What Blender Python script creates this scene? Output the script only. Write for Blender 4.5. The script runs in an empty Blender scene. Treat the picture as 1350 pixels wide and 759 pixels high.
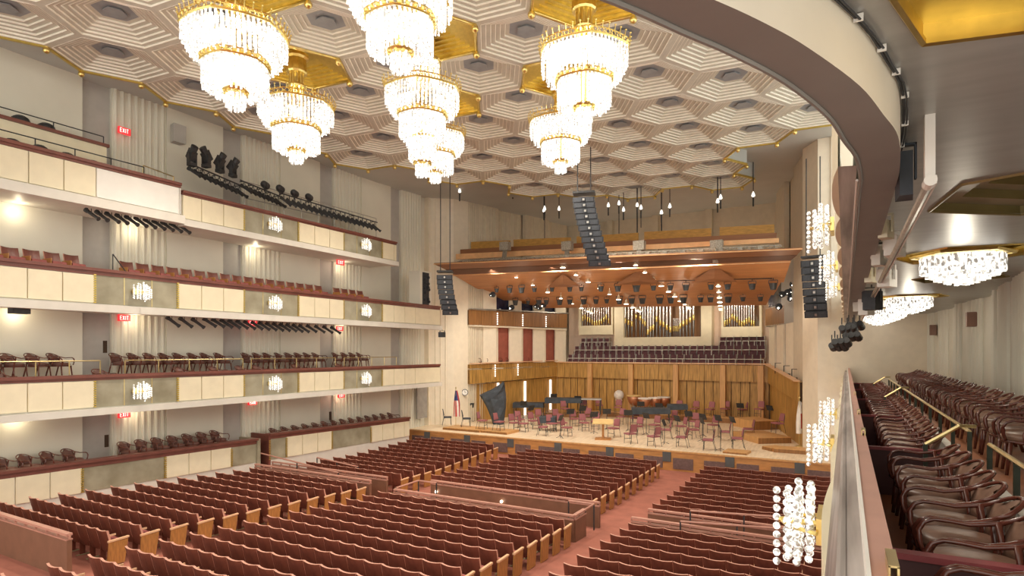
import bpy, math, random
from mathutils import Vector, Matrix
random.seed(11)
PI = math.pi
EZ = 5.75                       # eye height above the hall floor
FPX = 780.0
YAW = math.atan(440 / 780)
SN, CS = math.sin(YAW), math.cos(YAW)
col = bpy.context.scene.collection

def at(px, py, X=None, Y=None, Z=None, D=None):
    t = (px - 675) / FPX
    x = t * CS - SN; y = t * SN + CS; z = (463 - py) / FPX
    if D is None:
        D = X / x if X is not None else (Y / y if Y is not None else (Z - EZ) / z)
    return Vector((x * D, y * D, z * D + EZ))

def proj(p):
    X, Y, Z = p
    D = -X * SN + Y * CS
    if D < .05: return None
    return 675 + FPX * (X * CS + Y * SN) / D, 463 - FPX * (Z - EZ) / D, D

# ---------------------------------------------------------------- materials
def mat(name, c, rough=.6, metal=0., var=.12, scale=3., emit=None, es=0., bump=0., stretch=None, spec=None, c2=None):
    m = bpy.data.materials.new(name); m.use_nodes = True
    nt = m.node_tree; b = nt.nodes['Principled BSDF']
    tc = nt.nodes.new('ShaderNodeTexCoord'); mp = nt.nodes.new('ShaderNodeMapping')
    nz = nt.nodes.new('ShaderNodeTexNoise'); rp = nt.nodes.new('ShaderNodeValToRGB')
    nt.links.new(tc.outputs['Object'], mp.inputs['Vector']); nt.links.new(mp.outputs['Vector'], nz.inputs['Vector'])
    if stretch: mp.inputs['Scale'].default_value = stretch
    nz.inputs['Scale'].default_value = scale; nz.inputs['Detail'].default_value = 4
    lo = [max(0, v * (1 - var)) for v in c]; hi = [min(1, v * (1 + var)) for v in (c2 or c)]
    rp.color_ramp.elements[0].position = .3; rp.color_ramp.elements[1].position = .7
    rp.color_ramp.elements[0].color = (*lo, 1); rp.color_ramp.elements[1].color = (*hi, 1)
    nt.links.new(nz.outputs['Fac'], rp.inputs['Fac']); nt.links.new(rp.outputs['Color'], b.inputs['Base Color'])
    b.inputs['Roughness'].default_value = rough; b.inputs['Metallic'].default_value = metal
    if spec is not None: b.inputs['Specular IOR Level'].default_value = spec
    if emit:
        b.inputs['Emission Color'].default_value = (*emit, 1); b.inputs['Emission Strength'].default_value = es
    if bump:
        bp = nt.nodes.new('ShaderNodeBump'); bp.inputs['Strength'].default_value = bump
        nt.links.new(nz.outputs['Fac'], bp.inputs['Height']); nt.links.new(bp.outputs['Normal'], b.inputs['Normal'])
    return m

M = {}
M['wall'] = mat('cream_plaster', (.76, .735, .63), .55, var=.05, scale=.6)
M['wallgrey'] = mat('grey_plaster', (.47, .45, .42), .6, var=.05)
M['pillar'] = mat('pillar_plaster', (.84, .75, .60), .6, var=.04)
M['rear'] = mat('rear_plaster', (.66, .58, .45), .6, var=.05)
M['panel'] = mat('cream_panel', (.83, .75, .55), .5, var=.04)
M['olive'] = mat('olive_panel', (.30, .27, .18), .45, var=.15, scale=1.5, c2=(.36, .33, .24))
M['olivetrim'] = mat('olive_gilt_trim', (.30, .25, .11), .4, .4)
M['hatch'] = mat('dark_hatch', (.10, .105, .105), .6)
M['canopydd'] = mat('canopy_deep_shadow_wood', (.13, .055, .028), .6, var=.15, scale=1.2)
M['ledge'] = mat('white_ledge', (.72, .69, .62), .5, var=.04)
M['ceil'] = mat('grey_ceiling', (.54, .55, .52), .7, var=.05, scale=.5)
M['cofA'] = mat('coffer_beige', (.60, .585, .505), .6, var=.06)
M['cofB'] = mat('coffer_lit_riser', (.95, .92, .82), .5, var=.04)  # paler tone paints in the light that falls on the step risers
M['cofC'] = mat('coffer_plate', (.28, .30, .32), .5, var=.1)
M['gold'] = mat('gold_leaf', (.86, .68, .25), .28, 1., var=.12, scale=6)
M['goldm'] = mat('satin_gold', (.66, .50, .13), .4, .8, var=.1, scale=6)
M['brass'] = mat('brushed_brass', (.72, .58, .28), .3, .9, var=.08)
M['maroon'] = mat('maroon_rail', (.19, .062, .045), .4, var=.15)
M['seatback'] = mat('seat_back_red', (.145, .037, .022), .55, var=.22, scale=4, c2=(.175, .050, .028))
M['seattrim'] = mat('seat_trim', (.60, .30, .22), .5, var=.1)
M['seatred'] = mat('seat_velvet', (.34, .10, .09), .8, var=.2, scale=9)
M['endwood'] = mat('seat_end_wood', (.43, .19, .055), .45, var=.2, scale=5, stretch=(6, 6, 1))
M['endtop'] = mat('seat_arm_wood', (.78, .48, .28), .4, var=.1)
M['foot'] = mat('seat_foot', (.42, .38, .22), .5, .3)
M['carpet'] = mat('red_carpet', (.36, .125, .085), .9, var=.14, scale=2.2, bump=.05)
M['parapet'] = mat('brown_parapet', (.21, .10, .06), .5, var=.12)
M['parcap'] = mat('parapet_cap', (.50, .25, .19), .4, var=.1)
M['wood'] = mat('stage_panelling', (.40, .215, .05), .45, var=.28, scale=2.5, stretch=(4, 4, .35), c2=(.50, .28, .075))
M['woodl'] = mat('stage_pilaster', (.62, .34, .13), .45, var=.15, scale=2.5, stretch=(4, 4, .35))
M['woodd'] = mat('dark_wood', (.27, .12, .035), .5, var=.25, scale=2.5, stretch=(4, 4, .35))
M['slot'] = mat('dark_slot', (.05, .025, .012), .8)
M['apron'] = mat('apron_wood', (.52, .25, .08), .5, var=.2, scale=2, stretch=(1, 1, 4))
M['grille'] = mat('apron_grille', (.17, .105, .095), .7, var=.2, scale=12)
M['stage'] = mat('maple_floor', (.76, .60, .41), .4, var=.09, scale=1.2, stretch=(8, 1, 1), c2=(.84, .69, .50))
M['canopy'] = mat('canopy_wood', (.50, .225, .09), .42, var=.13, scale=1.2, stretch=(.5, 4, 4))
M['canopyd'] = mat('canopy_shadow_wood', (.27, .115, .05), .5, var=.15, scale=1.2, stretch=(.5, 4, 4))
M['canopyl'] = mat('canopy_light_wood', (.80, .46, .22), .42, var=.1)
M['board'] = mat('upper_board_wood', (.50, .27, .06), .5, var=.2, scale=3, stretch=(1, 1, 4))
M['steel'] = mat('steel', (.45, .43, .40), .35, .8, var=.15, scale=8)
M['truss'] = mat('truss_metal', (.40, .36, .30), .5, .4, var=.35, scale=14)
M['black'] = mat('black_metal', (.035, .036, .038), .5, var=.3, scale=10)
M['spk'] = mat('speaker_grille', (.06, .066, .078), .55, .2, var=.2, scale=20)
M['spkd'] = mat('speaker_case', (.03, .033, .04), .6, var=.2, scale=12)
M['white'] = mat('white_paint', (.85, .83, .78), .45, var=.03)
M['exit'] = mat('exit_red', (.6, .03, .03), .4, emit=(1, .04, .05), es=.7)
M['exitl'] = mat('exit_letter', (1, .75, .7), .4, emit=(1, .6, .55), es=1.2)
def crystal(name, lo, hi, scale):
    m = mat(name, (.55, .55, .54), .12, emit=(1, .95, .86), es=1.)
    nt = m.node_tree; b = nt.nodes['Principled BSDF']; nz = nt.nodes.new('ShaderNodeTexNoise'); tc = nt.nodes.new('ShaderNodeTexCoord')
    nz.inputs['Scale'].default_value = scale; nz.inputs['Detail'].default_value = 1; nt.links.new(tc.outputs['Object'], nz.inputs['Vector'])
    r = nt.nodes.new('ShaderNodeMapRange'); r.inputs['From Min'].default_value = .42; r.inputs['From Max'].default_value = .56; r.inputs['To Min'].default_value = lo; r.inputs['To Max'].default_value = hi
    nt.links.new(nz.outputs['Fac'], r.inputs['Value']); nt.links.new(r.outputs['Result'], b.inputs['Emission Strength']); return m
M['crys'] = crystal('crystal_lit', .15, 1.35, 15)
M['crysw'] = crystal('crystal_bead', .0, .95, 26)
M['crys2'] = mat('crystal_soft', (.9, .9, .88), .15, emit=(1, .95, .86), es=1.3)
M['lamp'] = mat('lamp_lens', (1, .95, .85), .2, emit=(1, .88, .68), es=7)
M['lamps'] = mat('lamp_case', (.75, .68, .52), .4, .5)
M['purple'] = mat('plum_upholstery', (.135, .05, .06), .7, var=.2, scale=6)
M['stgred'] = mat('burgundy_upholstery', (.34, .12, .13), .7, var=.15, scale=6)
M['leather'] = mat('brown_leather', (.20, .105, .07), .38, var=.2, scale=7, c2=(.29, .17, .12))
M['bent'] = mat('bentwood', (.13, .035, .022), .24, var=.25, scale=8, spec=.7)
M['tierfloor'] = mat('tier_floor', (.30, .115, .05), .45, var=.15, scale=2)
M['tierred'] = mat('tier_red_trim', (.26, .05, .055), .6, var=.15)
M['tierdark'] = mat('tier_dark_panel', (.085, .035, .035), .7, var=.2)
M['softfit'] = mat('brushed_soffit', (.41, .415, .40), .36, .45, var=.10, scale=1.2, stretch=(1, 5, 1))
M['beam'] = mat('beam_taupe', (.235, .228, .212), .5, var=.05)
M['beaml'] = mat('beam_cream', (.90, .84, .70), .5, var=.03)
M['silver'] = mat('aged_silver', (.27, .24, .23), .42, .5, var=.3, scale=3, c2=(.42, .39, .38), stretch=(3, .2, 3))
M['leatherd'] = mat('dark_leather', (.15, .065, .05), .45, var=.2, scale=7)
M['pinkcap'] = mat('pink_brown_cap', (.52, .29, .23), .5, var=.07)
M['green'] = mat('dark_green_post', (.055, .065, .045), .5, .4)
M['pipe'] = mat('pipe_metal', (.66, .62, .60), .25, .85, var=.12, scale=3, stretch=(8, 8, .5))
M['piped'] = mat('pipe_foot_metal', (.22, .21, .20), .3, .8)
M['redinner'] = mat('red_inner_wall', (.33, .09, .06), .6, var=.15)
M['pinkwall'] = mat('organ_pinkish', (.80, .62, .50), .6, var=.04)
M['glass'] = mat('dark_window', (.025, .03, .07), .12, var=.4, scale=2)
M['cover'] = mat('blue_grey_cover', (.05, .06, .075), .7, var=.3, scale=3)
M['yellow'] = mat('music_desk_tan', (.70, .48, .20), .5)
M['flagr'] = mat('flag_red', (.55, .06, .05), .7); M['flagw'] = mat('flag_white', (.85, .80, .74), .7); M['flagb'] = mat('flag_blue', (.04, .06, .2), .7)
M['copper'] = mat('copper_bowl', (.5, .22, .12), .35, .7)
M['grey'] = mat('grey_door', (.36, .34, .31), .5)
M['paper'] = mat('sheet_paper', (.9, .88, .85), .6)

# ---------------------------------------------------------------- mesh builder
class MB:
    def __init__(s): s.v = []; s.f = []; s.mi = []; s.T = None; s.mat = 0
    def add(s, vs, fs, mi=None):
        b = len(s.v)
        for p in vs:
            p = Vector(p)
            s.v.append(tuple(s.T @ p) if s.T is not None else tuple(p))
        for f in fs:
            s.f.append([b + i for i in f]); s.mi.append(s.mat if mi is None else mi)
        return s
    def box(s, x0, x1, y0, y1, z0, z1, mi=None):
        v = [(x, y, z) for z in (z0, z1) for y in (y0, y1) for x in (x0, x1)]
        return s.add(v, [(0, 2, 3, 1), (4, 5, 7, 6), (0, 1, 5, 4), (2, 6, 7, 3), (0, 4, 6, 2), (1, 3, 7, 5)], mi)
    def hexa(s, p, mi=None):     # 4 bottom (ccw) then 4 top
        return s.add(p, [(3, 2, 1, 0), (4, 5, 6, 7), (0, 1, 5, 4), (1, 2, 6, 5), (2, 3, 7, 6), (3, 0, 4, 7)], mi)
    def slab(s, a, b, c, d, t, mi=None):   # quad a,b,c,d thickened along its normal
        a, b, c, d = map(Vector, (a, b, c, d)); n = (b - a).cross(d - a).normalized() * t
        return s.hexa([a, b, c, d, a + n, b + n, c + n, d + n], mi)
    def wallseg(s, p, q, z0, z1, t, z0b=None, z1b=None, mi=None):   # vertical slab from plan p to q
        p = Vector((p[0], p[1], 0)); q = Vector((q[0], q[1], 0)); d = (q - p).normalized(); n = Vector((-d.y, d.x, 0)) * t
        z0b = z0 if z0b is None else z0b; z1b = z1 if z1b is None else z1b
        U = Vector((0, 0, 1))
        return s.hexa([p + U * z0, q + U * z0b, q + n + U * z0b, p + n + U * z0, p + U * z1, q + U * z1b, q + n + U * z1b, p + n + U * z1], mi)
    def bar(s, p, q, w, h=None, mi=None):
        p, q = Vector(p), Vector(q); h = h or w; d = (q - p).normalized()
        u = d.cross(Vector((0, 0, 1)));
        if u.length < 1e-3: u = Vector((1, 0, 0))
        u.normalize(); v = u.cross(d).normalized(); u = u * w / 2; v = v * h / 2
        return s.hexa([p - u - v, p + u - v, p + u + v, p - u + v, q - u - v, q + u - v, q + u + v, q - u + v], mi)
    def cyl(s, p, q, r0, r1=None, n=8, mi=None):
        p, q = Vector(p), Vector(q); r1 = r0 if r1 is None else r1; d = (q - p)
        d = d.normalized() if d.length > 1e-9 else Vector((0, 0, 1))
        u = d.orthogonal().normalized(); w = d.cross(u)
        vs = [p + (u * math.cos(2 * PI * i / n) + w * math.sin(2 * PI * i / n)) * r0 for i in range(n)]
        vs += [q + (u * math.cos(2 * PI * i / n) + w * math.sin(2 * PI * i / n)) * r1 for i in range(n)]
        fs = [(i, (i + 1) % n, n + (i + 1) % n, n + i) for i in range(n)] + [tuple(range(n))[::-1], tuple(range(n, 2 * n))]
        return s.add(vs, fs, mi)
    def tube(s, pts, r, n=8, mi=None, closed=False, rz=None):
        pts = [Vector(p) for p in pts]; k = len(pts); vs = []; up = Vector((0, 0, 1))
        for i, p in enumerate(pts):
            a = pts[(i - 1) % k] if closed or i else p; b = pts[(i + 1) % k] if closed or i < k - 1 else p
            d = (b - a).normalized(); u = d.cross(up)
            if u.length < .05: u = d.cross(Vector((0, 1, 0)))
            u.normalize(); w = u.cross(d)
            for j in range(n):
                vs.append(p + u * math.cos(2 * PI * j / n) * r + w * math.sin(2 * PI * j / n) * (rz or r))
        fs = []
        for i in range(k if closed else k - 1):
            for j in range(n):
                fs.append((i * n + j, i * n + (j + 1) % n, ((i + 1) % k) * n + (j + 1) % n, ((i + 1) % k) * n + j))
        if not closed: fs += [tuple(range(n))[::-1], tuple(range((k - 1) * n, k * n))]
        return s.add(vs, fs, mi)
    def lathe(s, prof, c, n=16, mi=None):
        c = Vector(c); vs = []; k = len(prof)
        for r, z in prof:
            for j in range(n): vs.append(c + Vector((r * math.cos(2 * PI * j / n), r * math.sin(2 * PI * j / n), z)))
        fs = [(i * n + j, i * n + (j + 1) % n, (i + 1) * n + (j + 1) % n, (i + 1) * n + j) for i in range(k - 1) for j in range(n)]
        if prof[0][0] > 1e-4: fs.append(tuple(range(n))[::-1])
        if prof[-1][0] > 1e-4: fs.append(tuple(range((k - 1) * n, k * n)))
        return s.add(vs, fs, mi)
    def ball(s, c, r, n=8, k=5, mi=None, rz=None):
        return s.lathe([(max(1e-5, r * math.sin(PI * i / k)), -(rz or r) * math.cos(PI * i / k)) for i in range(k + 1)], c, n, mi)
    def prism(s, poly, z0, z1, mi=None):
        n = len(poly)
        vs = [(x, y, z0) for x, y in poly] + [(x, y, z1) for x, y in poly]
        return s.add(vs, [tuple(range(n))[::-1], tuple(range(n, 2 * n))] + [(i, (i + 1) % n, n + (i + 1) % n, n + i) for i in range(n)], mi)
    def build(s, name, mats, parent=None, smooth=False, kind=None, loc=None):
        me = bpy.data.meshes.new(name); me.from_pydata(s.v, [], s.f)
        for m in (mats if isinstance(mats, (list, tuple)) else [mats]): me.materials.append(m if not isinstance(m, str) else M[m])
        me.polygons.foreach_set('material_index', s.mi)
        if smooth: me.polygons.foreach_set('use_smooth', [True] * len(s.f))
        me.update(); o = bpy.data.objects.new(name, me); col.objects.link(o)
        if parent is not None: o.parent = parent
        if kind: o['kind'] = kind
        if loc is not None: o.location = loc
        return o

def tag(o, label, cat, group=None, kind=None):
    o['label'] = label; o['category'] = cat
    if group: o['group'] = group
    if kind: o['kind'] = kind
    return o
def empty(name, loc=(0, 0, 0), rz=0, kind=None):
    o = bpy.data.objects.new(name, None); col.objects.link(o); o.location = loc; o.rotation_euler = (0, 0, rz)
    o.empty_display_size = .1
    if kind: o['kind'] = kind
    return o
def dup(o, loc=None, rz=None):
    c = o.copy(); col.objects.link(c)
    for ch in list(o.children):
        d = ch.copy(); col.objects.link(d); d.parent = c
        for g in list(ch.children):
            e = g.copy(); col.objects.link(e); e.parent = d
    if loc is not None: c.location = loc
    if rz is not None: c.rotation_euler = (0, 0, rz)
    return c
ORD = ['', 'first', 'second', 'third', 'fourth', 'fifth', 'sixth', 'seventh', 'eighth', 'ninth', 'tenth', 'eleventh', 'twelfth', 'thirteenth', 'fourteenth', 'fifteenth',
       'sixteenth', 'seventeenth', 'eighteenth', 'nineteenth', 'twentieth'] + ['twenty-' + w for w in ('first', 'second', 'third', 'fourth', 'fifth', 'sixth', 'seventh', 'eighth', 'ninth')] + \
      ['thirtieth'] + ['thirty-' + w for w in ('first', 'second', 'third', 'fourth', 'fifth', 'sixth', 'seventh', 'eighth', 'ninth')] + ['fortieth'] + ['forty-' + w for w in ('first', 'second', 'third', 'fourth', 'fifth')]

# ================================================================ SETTING
def floorz(Y): return max(0., 21. - Y) * .055
f = MB(); ys = [-6, 3, 6, 9, 12, 15, 18, 21, 24, 28.9]
for a, b in zip(ys, ys[1:]):
    f.hexa([(-24.2, a, floorz(a) - .3), (4.6, a, floorz(a) - .3), (4.6, b, floorz(b) - .3), (-24.2, b, floorz(b) - .3),
            (-24.2, a, floorz(a)), (4.6, a, floorz(a)), (4.6, b, floorz(b)), (-24.2, b, floorz(b))])
f.build('floor', 'carpet', kind='structure')

# ceiling: flat grey slab, rising towards the stage
def ceilz(Y): return 15.5 if Y < 26 else 15.5 + (Y - 26) * .05
c = MB()
for a, b in ((0, 26), (26, 50)):
    c.hexa([(-25, a, ceilz(a)), (-.2, a, ceilz(a)), (-.2, b, ceilz(b)), (-25, b, ceilz(b)), (-25, a, ceilz(a) + .8), (-.2, a, ceilz(a) + .8), (-.2, b, ceilz(b) + .8), (-25, b, ceilz(b) + .8)])
# (the coffer tray hangs just under this slab)
ceiling = c.build('ceiling', 'ceil', kind='structure')

# coffers
DX, DY, R = 2.426, 2.796, 1.614
TRAY = 15.06
def cof_c(k, j): return (-10.76 + DX * k, 14.0 + .2426 * k + DY * (j + .5 * (k % 2)))
last = {-4: 3, -3: 4, -2: 6, -1: 6, 0: 7, 1: 6, 2: 7, 3: 4, 4: 4}
def hexpts(cx, cy, r, z, sh=.1): return [(cx + r * math.cos(PI / 3 * i), cy + r * math.sin(PI / 3 * i) + sh * r * math.cos(PI / 3 * i), z) for i in range(6)]
def coffer_mesh(gold=False):
    m = MB(); rings = [(1.0, 0), (.93, 0)]
    z = 0; r = .93
    for i in range(6):
        z2 = z + .055; rings.append((r, z2)); r -= .098; rings.append((r, z2)); z = z2
    vs = []
    for rr, zz in rings: vs += hexpts(0, 0, R * rr, zz)
    fs = []; mi = []
    for i in range(len(rings) - 1):
        riser = abs(rings[i][0] - rings[i + 1][0]) < 1e-6
        for j in range(6):
            fs.append((i * 6 + (j + 1) % 6, i * 6 + j, (i + 1) * 6 + j, (i + 1) * 6 + (j + 1) % 6)); mi.append(1 if riser else 0)
    n = len(rings) - 1
    for q, w in zip(fs, mi): pass
    b = len(m.v); m.add(vs, [], 0)
    for q, w in zip(fs, mi): m.f.append(list(q)); m.mi.append(w)
    m.f.append([n * 6 + j for j in range(6)][::-1]); m.mi.append(2)
    # thin pale line along each step, painted in for its lit edge
    if not gold:
        for i in range(2, len(rings), 2):
            rr, zz = rings[i]
            m.tube(hexpts(0, 0, R * (rr - .004), zz - .045), .017, 4, 1, closed=True)
    return m
plate = MB(); plate.prism([(.3 * math.cos(PI / 3 * i), .3 * math.sin(PI / 3 * i)) for i in range(6)], -.03, .0, 0)
cof0 = None; gold0 = None
GOLD = {(-1, -2): 1, (-2, 0): 1, (0, 0): 1, (1, -2): 1, (2, 0): 1, (1, 1): 1, (-1, 1): 1}
for k in range(-4, 5):
    for j in range(-4, last[k] + 1):
        cx, cy = cof_c(k, j)
        vis = False
        for a in range(6):
            q = proj((cx + R * math.cos(a * PI / 3), cy + R * math.sin(a * PI / 3), TRAY))
            if q and -30 < q[0] < 1380 and q[1] > -25: vis = True
        if not vis: continue
        g = (k, j) in GOLD
        if g:
            if gold0 is None:
                gold0 = coffer_mesh(True).build('gold_coffer', ['goldm', 'gold', 'goldm'], ceiling); o = gold0
            else:
                o = gold0.copy(); col.objects.link(o); o.parent = ceiling
            o.location = (cx, cy, TRAY)
        else:
            if cof0 is None:
                cof0 = coffer_mesh().build('ceiling_coffer', ['cofA', 'cofB', 'cofC'], ceiling); o = cof0
                pl0 = plate.build('coffer_plate', 'cofC', o, loc=(0, 0, .30))
            else:
                o = cof0.copy(); col.objects.link(o); o.parent = ceiling
                p2 = pl0.copy(); col.objects.link(p2); p2.parent = o
            o.location = (cx, cy, TRAY)
# gold trim and brass balls round the tray edge, skirt above it
cells = {(k, j) for k in range(-4, 5) for j in range(-5, last[k] + 1)}
edges = {}
for (k, j) in cells:
    cx, cy = cof_c(k, j); P = hexpts(cx, cy, R, TRAY)
    for i in range(6):
        a, b = P[i], P[(i + 1) % 6]; key = (round((a[0] + b[0]), 1), round((a[1] + b[1]), 1))
        kk = None
        for q in edges:
            if abs(q[0] - key[0]) < .25 and abs(q[1] - key[1]) < .25: kk = q
        if kk: edges[kk] = None
        else: edges[key] = (a, b, (k, j))
tr = MB(); bl = MB(); sk = MB()
for e in edges.values():
    if not e: continue
    a, b, kj = e
    if (a[1] + b[1]) / 2 < 4: continue
    tr.bar(a, b, .09, .10)
    sk.wallseg(a, b, TRAY, 15.6 + max(0, a[1] - 26) * .05 + .05, .03)
    bl.ball((a[0], a[1], TRAY - .12), .1, 8, 6); bl.cyl((a[0], a[1], TRAY - .05), (a[0], a[1], TRAY + .02), .05)
tr.build('gold_edge_trim', 'goldm', ceiling); sk.build('tray_skirt', 'ceil', ceiling)
bl.build('brass_ball', 'gold', ceiling, smooth=True, kind='stuff')
for (k, j) in GOLD:
    cx, cy = cof_c(k, j); b = MB()
    for p in hexpts(cx, cy, R * .97, TRAY): b.ball((p[0], p[1], TRAY - .13), .11, 8, 6); b.cyl((p[0], p[1], TRAY - .06), (p[0], p[1], TRAY + .02), .055)
    P = hexpts(cx, cy, R * .97, TRAY - .02); b.tube(P, .05, 6, closed=True)
    b.build('gold_coffer_border', 'gold', ceiling, smooth=True)

# left wall of the hall: repeating grey recess / fluted bay / plain bay
WX = -23.6; WH = 16.6
w = MB(); w.box(WX - .6, WX - .35, 3, 31, -.2, WH, 0)
y = 10.8 - 5.45 * 2
while y < 31:
    w.box(WX - .5, WX - .22, y, y + 1.02, -.2, WH, 1)                 # grey recess
    w.box(WX - .35, WX, y - 2.45, min(31.2, y), -.2, WH, 0)          # plain bay
    n = 8
    w.box(WX - .35, WX - .07, y + 1.0, min(31.2, y + 3.0), -.2, WH, 0)
    for i in range(n):
        yy = y + 1.12 + i * .25
        if yy < 31: w.cyl((WX - .07, yy, -.2), (WX - .07, yy, WH), .075, n=8, mi=0)
    y += 5.45
w.build('wall_left', ['wall', 'wallgrey'], kind='structure')

def fluted(m, p, q, z0, z1, t, step, r, mi=0, ztop=None):
    m.wallseg(p, q, z0, z1, t, mi=mi, z1b=ztop)
    L = math.dist(p[:2], q[:2]); n = int(L / step); z1b = z1 if ztop is None else ztop
    for i in range(n):
        if i % 5 == 4: continue
        u = (i + .5) / n; x = p[0] + (q[0] - p[0]) * u; yy = p[1] + (q[1] - p[1]) * u
        m.cyl((x, yy, z0), (x, yy, z1 + (z1b - z1) * u), r, n=8, mi=mi)
# proscenium pier left + side walls above the stage
PL = [(-23.6, 30.9), (-22.55, 32.1), (-22.25, 33.2)]
s_ = MB(); s_.box(-24.3, -23.6, 30.8, 33, -.2, 16.9); fluted(s_, (-23.75, 30.9), (-22.55, 32.1), -.1, 16.9, .5, .3, .05)
s_.wallseg((-22.55, 32.1), (-22.25, 33.4), -.1, 16.9, .9); s_.build('wall_stage_left_pier', 'pillar', kind='structure')
s_ = MB(); A, B = (-22.25, 33.4), (-20.5, 46.6)
def lerp(a, b, u): return tuple(a[i] + (b[i] - a[i]) * u for i in range(len(a)))
for i in range(4):
    u0, u1 = i / 4, (i + 1) / 4; a, b = lerp(A, B, u0), lerp(A, B, u1)
    off = .35 * (i % 2)
    fluted(s_, (a[0] - off, a[1]), (b[0] - off, b[1]), 0, 17.2, .3, .22, .06)
s_.build('wall_stage_left', 'rear', kind='structure')
s_ = MB(); s_.wallseg((-22.5, 46.8), (-2.5, 46.8), 0, 17.6, .4); s_.wallseg((-23.4, 32.8), (-21.3, 47.2), 0, 17.6, .2); s_.wallseg((-3.4, 47.2), (-.3, 33.2), 0, 17.6, .2)
for x in (-17.2, -13.4, -9.3): s_.box(x, x + .5, 46.3, 46.8, 9, 17.3)
s_.build('wall_back', 'rear', kind='structure')
s_ = MB()
for i in range(4):
    a, b = lerp((-1.5, 33.4), (-4.55, 47.0), i / 4), lerp((-1.5, 33.4), (-4.55, 47.0), (i + 1) / 4); off = .35 * (i % 2)
    fluted(s_, (b[0] + off, b[1]), (a[0] + off, a[1]), 0, 17.2, -.3, .22, .06)
s_.build('wall_stage_right', 'rear', kind='structure')
s_ = MB(); s_.hexa([(-1.88, 32.9, 0), (-1.15, 31.4, 0), (0, 31.4, 0), (0, 33.6, 0), (-1.88, 32.9, 17), (-1.15, 31.4, 17), (0, 31.4, 17), (0, 33.6, 17)])
s_.box(-.6, 4.6, 31.3, 31.8, 0, 17); s_.build('wall_stage_right_pier', 'pillar', kind='structure')
# right side: outer wall of the tier the camera stands on (saw-tooth fluted bays)
s_ = MB(); X0 = 3.45
for i, (ya, yb, xa, xb) in enumerate([(2, 9, 3.2, 4.2), (9, 15.2, 3.2, 4.2), (15.2, 20.2, 3.2, 3.5), (20.3, 25.5, 3.95, 3.35), (25.7, 31.4, 3.75, 3.15)]):
    s_.wallseg((xb, yb), (xa, ya), 2.6, 7.42, .3)
    L = yb - ya; n = int(L / .34)
    for q in range(n):
        if q % 6 in (0, 5) and i > 1: continue
        u = (q + .5) / n; s_.cyl((xa + (xb - xa) * u, ya + L * u, 2.6), (xa + (xb - xa) * u, ya + L * u, 7.42), .10, n=10)
    s_.wallseg((xb - .02, yb + .02), (4.6, yb + .02), 2.6, 7.42, .1) if i < 4 else None
s_.build('wall_right', 'wall', kind='structure')

# ================================================================ LEFT BALCONY TIERS
def sconce_mesh():
    g = MB(); b = MB()
    # strings of glass beads set on a bow-shaped brass bracket; local +X points into the hall, Y along the parapet
    cols = [(0.42, 0, -.42, .30)] + [(.34 - .02 * abs(i), .12 * i, -.38 + .05 * abs(i), .18 + .06 * (3 - abs(i))) for i in (-3, -2, -1, 1, 2, 3)]
    cols += [(.22, .13 * i + .06, -.30, .42 - .07 * abs(i)) for i in (-3, -2, -1, 0, 1, 2)] + [(.12, .1 * i, -.26, .5 - .06 * abs(i)) for i in (-3, -1, 1, 3)]
    for x, y_, z0, z1 in cols:
        z = z0
        while z < z1:
            g.ball((x, y_, z), .036, 8, 5, rz=.038); z += .088
    b.box(0, .06, -.3, .3, -.12, .12); b.tube([(.05, -.36, 0), (.3, -.2, 0), (.38, 0, 0), (.3, .2, 0), (.05, .36, 0)], .02, 6)
    b.cyl((.03, 0, 0), (.4, 0, 0), .03)
    return g, b
_g, _b = sconce_mesh()
sc0 = None
def sconce(x, y_, z, right, label, group):
    global sc0
    if sc0 is None:
        sc0 = empty('crystal_wall_sconce'); _g.build('crystal_beads', 'crysw', sc0, smooth=True, kind='stuff'); _b.build('bracket', 'gold', sc0); o = sc0
    else: o = dup(sc0)
    o.location = (x, y_, z); o.rotation_euler = (0, 0, PI if right else 0); sz = .95 if right else .8; o.scale = (sz, sz, sz)
    tag(o, label, 'wall lamp', group); return o

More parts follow.
